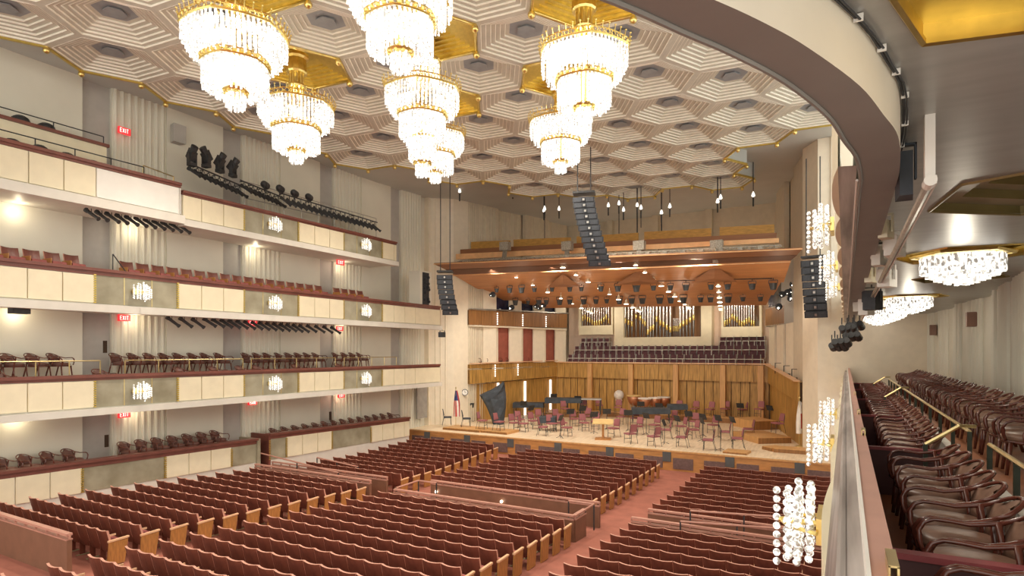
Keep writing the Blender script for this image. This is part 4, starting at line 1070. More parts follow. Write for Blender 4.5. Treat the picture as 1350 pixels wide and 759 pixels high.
# small bright downlights strung along the canopy
strs = [((657, 352), (780, 410), 9, 30.4, 41), ((742, 350), (843, 408), 10, 30.2, 41), ((838, 347), (909, 404), 10, 30.2, 41), ((943, 335), (950, 406), 11, 30.2, 41)]
dn = MB(); dn.cyl((0, 0, .22), (0, 0, -.02), .07, .12, 10, 0); dn.cyl((0, 0, -.02), (0, 0, -.05), .13, .13, 10, 1); dn.cyl((0, 0, .22), (0, 0, .45), .02, mi=0)
dn0 = None
for si, (p0, p1, n, y0, y1) in enumerate(strs):
    ctr = []
    for k in range(n):
        u = k / (n - 1); uu = 1 - (1 - u) ** 1.6
        px_, py_ = p0[0] + (p1[0] - p0[0]) * (uu), p0[1] + (p1[1] - p0[1]) * uu
        p = at(px_, py_ + 2, Y=y0 + (y1 - y0) * u); ctr.append(p + Vector((0, 0, .45)))
        if dn0 is None: dn0 = dn.build('downlight', ['lamps', 'lamp']); o = dn0
        else: o = dn0.copy(); col.objects.link(o)
        o.location = p; s = random.uniform(.75, 1.1); o.scale = (s, s, s)
        tag(o, 'small downlight, %s in the %s string from left under the canopy' % (ORD[k + 1], ORD[si + 1]), 'downlight', 'downlights strung under the canopy')
    m = MB(); m.tube(ctr, .03, 5); tag(m.build('light_track', 'truss'), 'light track under the canopy, %s from the left' % ORD[si + 1], 'track', 'light tracks under the canopy')
# rows of black stage lamps
bk = MB(); bk.cyl((0, 0, .1), (0, 0, -.22), .2, .13, 10); bk.bar((-.2, 0, .1), (-.2, 0, .25), .03); bk.bar((.2, 0, .1), (.2, 0, .25), .03); bk.bar((-.2, 0, .25), (.2, 0, .25), .03); bk.cyl((0, 0, .25), (0, 0, .36), .02)
bk0 = None
for ri, (a, b, n, yy) in enumerate((((652, 382), (1018, 376), 17, 33.3), ((680, 398), (1000, 393), 20, 36.6))):
    A_, B_ = at(*a, Y=yy), at(*b, Y=yy)
    for k in range(n):
        p = A_.lerp(B_, (k + random.uniform(-.2, .2)) / (n - 1))
        if bk0 is None: bk0 = bk.build('stage_lamp', 'black'); o = bk0
        else: o = bk0.copy(); col.objects.link(o)
        o.location = p; s = random.uniform(.75, 1.15); o.scale = (s, s, s)
        tag(o, 'black stage lamp in the %s canopy row, %s from the left' % (['upper', 'lower'][ri], ORD[k + 1]), 'stage lamp', 'black stage lamps under the canopy')
    m = MB(); m.tube([A_ + Vector((0, 0, .36)), B_ + Vector((0, 0, .36))], .035, 6); tag(m.build('lighting_bar', 'black'), '%s black lighting bar under the canopy' % ['upper', 'lower'][ri], 'lighting bar')
# hanging cables with tips
for i, (px_, y0_, y1_, thick) in enumerate(((676, 232, 262, 1), (718, 240, 315, 1), (737, 265, 288, 1), (802, 262, 284, 1), (816, 235, 308, 1), (840, 240, 308, 1.6), (845, 255, 300, 1), (872, 263, 305, 1.6), (883, 262, 286, 1), (946, 217, 280, 1.5), (950, 215, 275, 1), (993, 225, 272, 1), (822, 278, 290, 1), (717, 268, 290, 1), (606, 140, 265, 1))):
    Y_ = 34 if i != 14 else 30; top = at(px_, y0_, Y=Y_); top.z = ceilz(Y_); bot = at(px_, y1_, Y=Y_); m = MB()
    m.cyl(top, bot, .025 * thick, n=5, mi=0); h = at(px_, (y1_ if y1_ < 295 else (y0_ + y1_) / 2 + 10), Y=Y_); m.cyl(h + Vector((0, 0, .45)), h, .045, n=6, mi=0); m.lathe([(.02, .25), (.08, .1), (.10, 0), (.02, -.05)], h + Vector((0, 0, .55)), 8, 1)
    tag(m.build('hanging_cable', ['black', 'crys2']), 'thin hanging cable with pale tip near the canopy, %s from the left' % ORD[sorted([676, 718, 737, 802, 816, 840, 845, 872, 883, 946, 950, 993, 822, 717, 606]).index(px_) + 1], 'cable', 'cables hanging before the canopy')

# ================================================================ LINE ARRAYS
def line_array(pts, w_, d_, label, rz=0, rig=2.0):
    """pts: module centre positions top to bottom"""
    o0 = Vector(pts[0]); r = empty('line_array', o0, 0)
    for i, p in enumerate(pts):
        q = Vector(p) - o0; h = (Vector(pts[min(i + 1, len(pts) - 1)]) - Vector(pts[min(i + 1, len(pts) - 1) - 1])).length * .48
        tilt = math.radians(2 + 24 * (i / len(pts)) ** 2)
        T = Matrix.Translation(q) @ Matrix.Rotation(rz, 4, 'Z') @ Matrix.Rotation(tilt, 4, 'X')
        m = MB(); m.T = T; m.hexa([(-w_ / 2, -d_ / 2, -h), (w_ / 2, -d_ / 2, -h), (w_ * .35, d_ / 2, -h * .85), (-w_ * .35, d_ / 2, -h * .85), (-w_ / 2, -d_ / 2, h), (w_ / 2, -d_ / 2, h), (w_ * .35, d_ / 2, h * .85), (-w_ * .35, d_ / 2, h * .85)], 0)
        for s in (-1, 1): m.box(s * w_ * .27 - w_ * .17, s * w_ * .27 + w_ * .17, -d_ / 2 - .02, -d_ / 2 + .01, -h * .78, h * .78, 1)
        m.box(-w_ * .07, w_ * .07, -d_ / 2 - .035, -d_ / 2, -h * .7, h * .7, 1); m.box(-w_ * .05, w_ * .05, -d_ / 2 - .05, -d_ / 2 - .03, -h * .35, h * .35, 2); m.build('speaker_module', ['spkd', 'spk', 'steel'], r)
    m = MB(); m.T = Matrix.Rotation(rz, 4, 'Z'); m.box(-w_ / 2, w_ / 2, -d_ / 2, d_ / 2, .28, .36)
    for s in (-1, 1): m.cyl((s * w_ * .3, 0, .36), (s * w_ * .3, 0, .36 + rig), .025, n=6)
    m.build('rigging_frame', 'black', r); tag(r, label, 'loudspeaker'); return r
def lpts(px_list, D): return [at(px_, py_, D=D) for px_, py_ in px_list]
import itertools
cp = [(770 + 21 * ((k / 11) ** 1.3), 265 + 80 * k / 11) for k in range(12)]
line_array(lpts(cp, 25), .92, .6, 'tall dark grey line array of speaker modules hanging centrally before the canopy', rz=YAW * .6, rig=1.9)
cp = [(587 + 7.5 * ((k / 7) ** 1.6), 366 + 44 * k / 7) for k in range(8)]
line_array(lpts(cp, 32), .85, .6, 'dark line array of speakers beside the left proscenium pillar', rz=.5, rig=5.5)
cp = [(1072 + 5 * (k / 7), 348 + 64 * k / 7) for k in range(8)]
line_array(lpts(cp, 27), .95, .6, 'dark line array of speakers on the right pillar behind the crystal lamps', rz=-.1, rig=4.5)
# open black speaker alcove on the left wall
r = empty('speaker_alcove', at(556, 382, X=-21.9)); m = MB(); m.box(-.5, .3, -.55, .55, -.98, 1.08); m.build('white_cabinet', 'wall', r)
m = MB(); m.box(.3, .33, -.32, .28, -.95, 1.0)
for k in range(14): m.ball((.36, random.uniform(-.25, .25), random.uniform(-.85, .9)), .1, 6, 4)
m.build('black_speaker_front', 'spkd', r); tag(r, 'pale wall cabinet with dark speakers behind the left line array', 'loudspeaker')
speaker_box(at(583, 441, D=34), (.3, .35, .3), 'black', 'small black speaker under the third left tier end')
speaker_box(at(26, 407, X=-21.9), (.4, .45, .3), 'black', 'small black projector under the third left tier', 'projector')
speaker_box(at(234, 177, X=-23.4), (.5, .35, .72), 'wallgrey', 'pale grey box speaker high on the left wall', rz=PI / 2, yoke=False, front='wallgrey')
# ================================================================ LEFT WALL LIGHT BARS
pf = MB(); pf.T = Matrix.Rotation(-.6, 4, 'X'); pf.cyl((0, -.1, 0), (0, .42, 0), .085, .075, 8); pf.cyl((0, .42, 0), (0, .56, 0), .075, .11, 8); pf.cyl((0, -.24, 0), (0, -.1, 0), .12, .10, 8); pf.T = None
pf.bar((-.1, 0, 0), (-.1, 0, .24), .025); pf.bar((.1, 0, 0), (.1, 0, .24), .025); pf.bar((-.1, 0, .24), (.1, 0, .24), .025); pf.bar((0, 0, .24), (0, 0, .36), .04)
pf0 = pf.build('profile_spotlight', 'black'); pfirst2 = True
def spotbar(a, b, n, X, label, rz, dz=.36, skip=()):
    global pfirst2
    A_, B_ = at(*a, X=X), at(*b, X=X); m = MB(); m.tube([A_ + Vector((0, -.2, dz)), B_ + Vector((0, .2, dz))], .03, 6)
    for k in range(5):
        p = A_.lerp(B_, k / 4) + Vector((0, 0, dz)); m.cyl(p, p + Vector((-.3, 0, .02)), .02, n=5)
    tag(m.build('lighting_bar', 'black'), 'black lighting bar ' + label, 'lighting bar')
    for k in range(n):
        if k in skip: continue
        o = pf0 if pfirst2 else pf0.copy()
        if not pfirst2: col.objects.link(o)
        pfirst2 = False
        o.location = A_.lerp(B_, k / (n - 1)) + Vector((0, 0, .1)); o.scale = (.72, .72, .72); o.rotation_euler = (0, 0, rz + random.uniform(-.12, .12))
        tag(o, 'black spotlight, %s on the bar %s' % (ORD[k + 1], label), 'spotlight', 'spotlights on the bar ' + label)
spotbar((253, 228), (316, 256), 10, -22.3, 'above the left end of the top parapet', -1.1)
spotbar((322, 250), (367, 269), 9, -22.3, 'in the middle above the top parapet', -1.1)
spotbar((374, 266), (494, 301), 20, -22.3, 'on the stage side above the top parapet', -.5)
spotbar((118, 284), (240, 303), 11, -21.9, 'under the top left tier', -1.2)
spotbar((225, 425), (258, 427), 3, -22.0, 'under the third tier, left group', 0)
spotbar((273, 426), (398, 434), 14, -22.0, 'under the third tier, middle group', -.5)
spotbar((408, 434), (440, 436), 4, -22.0, 'under the third tier, right group', -.9)
# guard frame over the top-tier light bars
m = MB(); a, b = at(322, 239, X=-22.3), at(496, 288, X=-22.3)
m.tube([a, b], .02, 5); m.tube([a - Vector((0, 0, .7)), b - Vector((0, 0, .55))], .02, 5)
for k in range(9):
    p = a.lerp(b, k / 8); m.cyl(p, p - Vector((0, 0, 1.3)), .018, n=5)
tag(m.build('lighting_truss', 'steel'), 'thin metal frame carrying the spotlights above the top left parapet', 'truss')
mh = MB(); mh.box(-.2, .2, -.16, .16, -.35, -.2); mh.box(-.24, -.17, -.1, .1, -.2, .25); mh.box(.17, .24, -.1, .1, -.2, .25); mh.T = Matrix.Translation((0, 0, .2)) @ Matrix.Rotation(.7, 4, 'X'); mh.box(-.16, .16, -.2, .2, -.28, .2); mh.cyl((0, 0, .2), (0, 0, .42), .17, .19, 10); mh.T = None
mh0 = None
for i, (px_, py_) in enumerate(((253, 209), (272, 211), (290, 218), (307, 224))):
    if mh0 is None: mh0 = mh.build('moving_head_light', 'black'); o = mh0
    else: o = mh0.copy(); col.objects.link(o)
    o.location = at(px_, py_, X=-22.2); o.rotation_euler = (0, 0, [1.6, .2, 1.8, 2.0][i]); o.scale = (.72, .72, .85)
    tag(o, 'large black moving head light above the top left tier, %s from the left' % ORD[i + 1], 'stage light', 'moving head lights above the top left tier')
rl = MB(); rl.cyl((0, -.12, .05), (0, .2, .05), .15, .17, 12); rl.ball((0, -.12, .05), .14, 8, 5); rl.bar((0, 0, .05), (0, 0, -.25), .05); rl0 = rl.build('round_lamp', 'black')
for i, (px_, py_) in enumerate(((349, 245), (369, 250), (388, 256), (407, 261))):
    o = rl0 if i == 0 else rl0.copy()
    if i: col.objects.link(o)
    o.location = at(px_, py_, X=-22.2); o.rotation_euler = (0, 0, .6)
    tag(o, 'short round black lamp standing on top of the guard frame, %s from the left' % ORD[i + 1], 'spotlight', 'round lamps on the guard frame')

# ================================================================ SIGNS
def exit_sign(loc, label, w_=.42, h_=.24):
    r = empty('exit_sign', loc); m = MB(); m.box(0, .08, -w_ / 2, w_ / 2, -h_ / 2, h_ / 2); m.build('housing', 'exit', r)
    l = MB(); s = w_ / 5.2; z = h_ * .3; x0, x1 = .08, .09; t = s * .2
    def ln(y0, z0, y1, z1): l.bar((x1, y0, z0), (x1, y1, z1), t, t)
    # facing +X: reading direction runs towards +Y as seen from the hall
    b = -w_ / 2 + s * .6
    ln(b, -z, b, z); [ln(b, k, b + s * .7, k) for k in (-z, 0, z)]; b += s * 1.1
    ln(b, -z, b + s * .7, z); ln(b, z, b + s * .7, -z); b += s * 1.2; ln(b, -z, b, z); b += s * .45; ln(b, z, b + s * .8, z); ln(b + s * .4, z, b + s * .4, -z)
    l.build('lettering', 'exitl', r); tag(r, label, 'exit sign')
exit_sign(at(163, 173, X=-23.4), 'red exit sign on the top left tier wall')
exit_sign(at(163, 419, X=-23.4), 'red exit sign on the wall above the second left tier armchairs')
exit_sign(at(163, 546, X=-23.4), 'red exit sign on the first left tier wall, left one')
exit_sign(at(448, 346, X=-23.0), 'red exit sign on the third left tier wall near the stage', .5, .26)
exit_sign(at(332, 426, X=-23.3), 'red exit sign behind the spotlights under the third tier')
exit_sign(at(447, 433, X=-23.0), 'red exit sign on the second left tier wall near the stage')
exit_sign(at(332, 530, X=-23.4), 'small red exit sign on the first left tier wall, middle one')
exit_sign(at(449, 521, X=-23.2), 'small red exit sign on the first left tier wall, nearest the stage')
m = MB(); p = at(556, 526, X=-23.4); m.box(-.05, .05, -.5, .5, -1.2, 1.4); m.build('door_1', 'grey', kind='structure', loc=p)
for i, (px_, py_) in enumerate(((138, 457), (140, 581), (435, 548))):
    m = MB(); m.box(0, .05, -.06, .06, -.22, .22); m.build('trim_%d' % (i + 1), 'slot', kind='structure', loc=at(px_, py_, X=-23.35))
# clock and flags
p = at(613, 517, Y=33.0); m = MB(); m.T = Matrix.Translation(p) @ Matrix.Rotation(PI / 2, 4, 'X') @ Matrix.Rotation(.5, 4, 'Y'); m.cyl((0, 0, 0), (0, 0, .06), .22, n=20, mi=0); m.cyl((0, 0, .06), (0, 0, .07), .18, n=20, mi=1); m.box(-.01, .01, 0, .14, .07, .08, 0); m.box(0, .1, -.01, .01, .07, .08, 0)
tag(m.build('wall_clock', ['cover', 'paper']), 'small round wall clock on the pillar left of the stage', 'clock')
def flag(px_, py_, top, label, us):
    b = at(px_, py_, Z=ST); D = proj(b)[2]; h = (py_ - top) / FPX * D
    r = empty('flag', b); m = MB(); m.cyl((0, 0, 0), (0, 0, h), .02, n=6); m.ball((0, 0, h), .05, 6, 4); m.build('pole', 'brass', r); m = MB(); m.lathe([(.18, 0), (.16, .05), (.04, .1)], (0, 0, 0), 12); m.build('base', 'brass', r)
    fm = MB(); rows_, cs_ = 14, 7; vs = []
    for i in range(rows_):
        v = i / (rows_ - 1); z = h * (.93 - .66 * v); wd = .05 + .26 * math.sin(min(1, v * 1.25 + .08) * PI / 2)
        for j in range(cs_):
            u = j / (cs_ - 1); vs.append(((u - .35) * wd * 1.6 * CS, (u - .35) * wd * 1.6 * SN + .06 * math.sin(u * 9 + v * 2), z))
    fm.add(vs, []);
    for i in range(rows_ - 1):
        for j in range(cs_ - 1):
            a = i * cs_ + j; fm.f.append([a, a + 1, a + cs_ + 1, a + cs_])
            if us: mi = 2 if (i < 5 and j < 4) else (j % 2)
            else: mi = 1 if not (5 <= i <= 10 and j in (3, 4)) else 0
            fm.mi.append(mi)
    fm.build('cloth', ['flagr', 'flagw', 'flagb'], r, smooth=True); tag(r, label, 'flag')
flag(601, 563, 511, 'drooping striped flag with blue canton on a pole left of the stage', True)
flag(1054, 589, 524, 'drooping pale flag with a red emblem on a pole right of the stage', False)

# ================================================================ ORCHESTRA
def stage_chair(up='stgred'):
    r = empty('stage_chair'); m = MB(); m.box(-.22, .22, -.2, .22, .42, .48); m.build('seat', up, r)
    m = MB(); vs = []; m.hexa([(-.2, -.22, .58), (.2, -.22, .58), (.2, -.18, .58), (-.2, -.18, .58), (-.17, -.29, .90), (.17, -.29, .90), (.17, -.25, .90), (-.17, -.25, .90)]); m.box(-.19, .19, -.24, -.2, .54, .6); m.build('backrest', up, r)
    m = MB()
    for s in (-1, 1): m.tube([(s * .2, .2, 0), (s * .2, .18, .42), (s * .2, -.2, .42)], .014, 5); m.tube([(s * .2, -.3, 0), (s * .2, -.2, .42), (s * .19, -.26, .85)], .014, 5)
    m.bar((-.2, .18, .2), (.2, .18, .2), .02); m.build('frame', 'black', r); return r
sc_r = stage_chair('stgred'); sc_b = stage_chair('cover'); uu = {'r': True, 'b': True}
POD = at(795, 579, Z=ST)
def face(p, t=POD): return math.atan2(t.y - p.y, t.x - p.x) - PI / 2
def schair(px_, py_, z, label, kind='r', rz=None):
    p = at(px_, py_, Z=z); pr = sc_r if kind == 'r' else sc_b
    o = pr if uu[kind] else dup(pr); uu[kind] = False
    o.location = p; o.rotation_euler = (0, 0, face(p) + random.uniform(-.3, .3) if rz is None else rz); o.scale = (1.12, 1.12, 1.12)
    tag(o, label, 'chair', 'orchestra chairs'); return o
# platforms
def platform(p, q, w_, h, label, z0=ST):
    m = MB(); a, b = at(*p, Z=z0), at(*q, Z=z0); d = (b - a); L = d.length; w_ = max(.5, min(w_, 42.6 - max(a.y, b.y))); r = empty('platform', a, math.atan2(d.y, d.x))
    m.box(0, L, 0, w_, 0, h); m.build('deck', 'woodl', r); k = MB(); k.box(-.01, L + .01, -.015, .0, 0, h - .03); k.build('skirt', 'woodd', r); tag(r, label, 'platform', 'stage platforms'); return r
platform((584, 566), (632, 570), 1.4, .14, 'low wooden platform at the far left stage edge')
platform((634, 570), (668, 573), 1.4, .14, 'low wooden platform left of the front string chairs')
platform((953, 597), (984, 600), .9, .1, 'small wooden platform beneath the rightmost front chair')
platform((1020, 596), (1062, 599), .9, .2, 'wooden platform at the foot of the right pillar')
platform((1005, 592), (1018, 595), .8, .17, 'small wooden step before the right riser')
platform((1000, 585), (1043, 584), 2.6, .32, 'lower wooden riser at stage right')
platform((993, 567), (1025, 566), 2.2, .55, 'upper wooden riser at stage right')
m_r = []
for (p, q, w_, h, lb) in (((870, 553), (965, 558), 3.2, .35, 'long wooden riser behind the wind chairs'), ((716, 549), (790, 551), 3.0, .3, 'long wooden riser at the rear left of the stage'), ((800, 549), (868, 552), 3.5, .35, 'wooden percussion riser at the rear centre')):
    platform(p, q, w_, h, lb)
for i, (x, y_) in enumerate(((590, 560), (615, 562), )): schair(x, y_, ST + .14, 'dark stage chair on the far left platform, %s' % ['beside the flag', 'second from the left'][i], 'b', rz=-.9)
front = [(636, 566), (658, 568), (678, 569), (690, 570), (703, 566), (716, 575), (727, 570), (747, 576), (770, 569), (831, 585), (862, 589), (899, 590), (934, 594), (972, 592)]
for i, (x, y_) in enumerate(front): schair(x, y_ - 1, ST + (.14 if i < 2 else (.1 if i == 13 else 0)), 'burgundy stage chair nearest the stage edge, %s from the left' % ORD[i + 1])
mid = [(685, 563), (712, 560), (741, 568), (735, 560), (757, 562), (785, 566), (775, 558), (809, 576), (819, 559), (840, 573), (837, 561), (863, 571), (878, 578), (886, 562), (898, 573), (914, 578), (915, 566), (940, 571), (956, 581), (987, 577)]
for i, (x, y_) in enumerate(sorted(mid)): schair(x, y_, ST, 'burgundy stage chair in the middle of the orchestra, %s from the left' % ORD[i + 1])
back = [(745, 548), (770, 545), (790, 543), (815, 546), (894, 547), (916, 548), (936, 549), (956, 548), (979, 549), (1001, 549), (1025, 570)]
for i, (x, y_) in enumerate(back): schair(x, y_, ST + (.35 if i < 8 else .5 if i > 8 else .3), 'burgundy stage chair on the rear risers, %s from the left' % ORD[i + 1])
# music stands
ms = MB(); ms.cyl((0, 0, 0), (0, 0, 1.0), .018, n=5); 
for k in range(3): a = 2 * PI * k / 3; ms.bar((0, 0, .12), (.25 * math.cos(a), .25 * math.sin(a), 0), .02)
ds = MB(); ds.hexa([(-.25, .02, .95), (.25, .02, .95), (.25, .05, .95), (-.25, .05, .95), (-.25, -.1, 1.28), (.25, -.1, 1.28), (.25, -.07, 1.28), (-.25, -.07, 1.28)])
st0 = empty('music_stand'); ms.build('tripod', 'black', st0); ds.build('desk', 'black', st0)
stands = [(739, 577), (752, 566), (700, 560), (768, 561), (783, 571), (800, 566), (828, 568), (852, 573), (876, 585), (893, 578), (908, 570), (927, 575), (926, 582), (947, 577), (950, 594), (966, 580), (888, 543), (905, 544), (925, 545), (946, 545), (958, 543), (976, 556), (730, 541), (735, 531), (762, 545), (845, 553), (869, 556), (620, 556), (1015, 560), (690, 552)]
for i, (x, y_) in enumerate(sorted(stands)):
    p = at(x, y_, Z=ST + (.3 if y_ < 552 else 0)); o = st0 if i == 0 else dup(st0); o.location = p; o.rotation_euler = (0, 0, face(p) + PI + random.uniform(-.4, .4))
    tag(o, 'black music stand on the stage, %s counted from the left' % ORD[i + 1], 'music stand', 'music stands among the orchestra')
# conductor desk
r = empty('conductor_desk', at(795, 579, Z=ST)); m = MB(); m.box(-.42, .42, -.3, .3, 0, .08); m.bar((0, -.25, .1), (0, .25, .1), .12); m.build('base', 'endwood', r); m = MB(); m.cyl((0, 0, .08), (0, 0, .85), .06, n=10); m.build('column', 'endwood', r)
m = MB(); m.hexa([(-.55, -.3, .85), (.55, -.3, .85), (.55, .3, 1.05), (-.55, .3, 1.05), (-.55, -.3, .89), (.55, -.3, .89), (.55, .3, 1.09), (-.55, .3, 1.09)]); m.build('desk_top', 'yellow', r)
r.rotation_euler = (0, 0, .3); tag(r, 'wooden conductor music desk with tan top at the front centre of the stage', 'music desk')
# covered harp
p = at(653, 559, Z=ST); m = MB(); L = []
for (w0, w1, z, y_) in ((-.15, .55, 0, 0), (-.3, .62, .5, .05), (-.55, .7, 1.1, 0), (-.85, .72, 1.65, -.02), (-1.05, .7, 1.95, 0), (-.3, .66, 2.25, 0), (.3, .62, 2.6, 0), (.5, .6, 2.75, 0)):
    n = 10
    ring = [((w0 + w1) / 2 + (w1 - w0) / 2 * math.cos(2 * PI * k / n), .3 * math.sin(2 * PI * k / n) * (1 + .25 * math.sin(k * 2.5 + z * 3)), z + .06 * math.sin(k * 2)) for k in range(n)]; L.append(ring)
vs = [q for ring in L for q in ring]; n = 10; m.add(vs, [(i * n + j, i * n + (j + 1) % n, (i + 1) * n + (j + 1) % n, (i + 1) * n + j) for i in range(len(L) - 1) for j in range(n)] + [tuple(range(n))[::-1], tuple(range((len(L) - 1) * n, len(L) * n))])
o = m.build('covered_harp', 'cover', loc=p); o.rotation_euler = (0, 0, YAW); tag(o, 'tall harp wrapped in a dark blue-grey cover at the left of the stage', 'harp')
# keyboard instruments / percussion tables
def perc(px_, py_, w_, d_, h, top, label, name='percussion_table', z=ST + .3, cover=False, rz=.3, cat='instrument', legs='black'):
    p = at(px_, py_, Z=z); r = empty(name, p, rz); m = MB(); m.box(-w_ / 2, w_ / 2, -d_ / 2, d_ / 2, h - .1, h)
    if cover: m.hexa([(-w_ / 2 - .02, -d_ / 2 - .02, h - .35), (w_ / 2 + .02, -d_ / 2 - .02, h - .28), (w_ / 2 + .02, d_ / 2 + .02, h - .35), (-w_ / 2 - .02, d_ / 2 + .02, h - .3), (-w_ / 2, -d_ / 2, h + .02), (w_ / 2, -d_ / 2, h + .02), (w_ / 2, d_ / 2, h + .05), (-w_ / 2, d_ / 2, h + .04)])
    m.build('top', top, r)
    for sx in (-1, 1):
        for sy in (-1, 1): m = MB(); m.bar((sx * (w_ / 2 - .08), sy * (d_ / 2 - .06), 0), (sx * (w_ / 2 - .08), sy * (d_ / 2 - .06), h - .1), .05); m.build('leg', legs, r)
    tag(r, label, cat); return r
perc(697, 550, 2.2, .8, 1.05, 'cover', 'covered keyboard percussion at the rear left of the stage', 'covered_marimba', cover=True, z=ST)
perc(743, 545, 2.6, .9, 1.1, 'cover', 'long dark covered marimba behind the string chairs', 'covered_marimba', cover=True)
perc(722, 567, 1.0, .8, .8, 'cover', 'black keyboard among the left string chairs', 'keyboard_instrument', cover=True, z=ST)
perc(757, 541, 1.2, .6, .8, 'yellow', 'low tan instrument case under the covered marimba', 'instrument_case')
perc(780, 546, 1.4, .8, 1.15, 'steel', 'silver-framed percussion table before the rear wall', 'percussion_table')
perc(858, 556, 2.4, .9, .85, 'cover', 'wide dark percussion table at the rear centre', 'percussion_table', cover=True)
perc(893, 551, 1.3, .7, .9, 'cover', 'dark percussion table behind the wind stands', 'percussion_table', cover=True)
p = at(811, 537, Z=ST + .35); speaker_box(p + Vector((0, 0, .4)), (1.5, .6, .8), 'black', 'black percussion case with a white paper sheet at the rear centre', 'case', yoke=False, front='paper', name='percussion_case')
m = MB(); m.ball((0, 0, .38), .38, 14, 8); m.bar((-.25, 0, 0), (.25, 0, 0), .08); tag(m.build('bass_drum', 'flagw', loc=at(816, 540, Z=ST + .35) + Vector((0, 0, .75))), 'pale round bass drum behind the paper-covered case', 'drum')
def timp(px_, py_, label, top='flagw', s=1.):
    r = empty('timpani', at(px_, py_, Z=ST + .35)); m = MB(); m.lathe([(.1, .35), (.3, .45), (.42, .65), (.45, .85)], (0, 0, 0), 16); m.build('bowl', 'copper', r, smooth=True)
    m = MB(); m.lathe([(.46, .83), (.48, .86), (.47, .90), (.001, .93)], (0, 0, 0), 16); m.build('drum_head', top, r); m = MB()
    for k in range(4): a = PI / 2 * k; m.bar((.15 * math.cos(a), .15 * math.sin(a), .1), (.46 * math.cos(a), .46 * math.sin(a), .85), .03)
    m.cyl((0, 0, 0), (0, 0, .4), .08, n=8); m.build('stand', 'steel', r); r.scale = (s, s, s * 1.25); tag(r, label, 'drum', 'timpani at the rear of the stage')
timp(836, 543, 'timpani with a yellowish cover at the rear centre, leftmost of the set', 'yellow', 1.1)
timp(850, 545, 'timpani at the rear centre, second of the set'); timp(863, 544, 'timpani with pale head at the rear centre, third of the set'); timp(875, 543, 'timpani with pale head at the rear centre, rightmost of the set')
# small seats in the stage boxes
boxp = [(*lerp((-22.45, 34.0), (-20.9, 42.5), u), 4.6) for u in (.08, .16, .34, .42, .62, .7)]
for i, (px_, py_) in enumerate(((623, 470), (630, 473), (661, 469), (669, 470), (697, 467), (704, 468))):
    far_armchair(*boxp[i], -1.2, 'dark armchair in a left stage box, %s from the left' % ORD[i + 1], 'armchairs in the left stage boxes')
for i, (px_, py_) in enumerate(((1029, 486), (1041, 490), (1052, 495))):
    p = at(px_, py_, Y=40 - i * 2.2); m = MB(); m.tube([(-.3, 0, -.3), (-.3, 0, .35), (.1, 0, .35), (.1, 0, -.3)], .03, 5); m.box(-.1, .3, -.15, .15, -.3, -.1)
    tag(m.build('box_stand', 'black', loc=p), 'small dark stand on the right stage box rail, %s from the left' % ORD[i + 1], 'stand', 'stands on the right stage box rail')
# spotlights in the upper booths
for i in range(16):
    if i < 7: p = at([650, 640, 700, 675, 708, 717, 712][i], [388, 384, 386, 405, 403, 402, 405][i], Y=34.5 + i)
    else: p = at(random.uniform(1018, 1056), random.uniform(372, 406), Y=38.5)
    m = MB(); m.ball((0, 0, 0), .2, 8, 5, mi=0); m.cyl((0, -.15, 0), (0, -.3, -.08), .12, .14, 8, 0); m.ball((0, -.3, -.1), .055 if i % 2 else .02, 6, 4, mi=1)
    tag(m.build('booth_light', ['cover', 'lamp'], loc=p), 'dark lamp in the %s booth, %s of its cluster' % ('upper left' if i < 7 else 'upper right', ORD[(i if i < 7 else i - 7) + 1]), 'spotlight', 'lamps in the upper booths')
m = MB(); m.wallseg((-4.5, 42.9), (-2.15, 38.0), 8.7, 10.8, .1); m.build('window_1', 'glass', kind='structure')

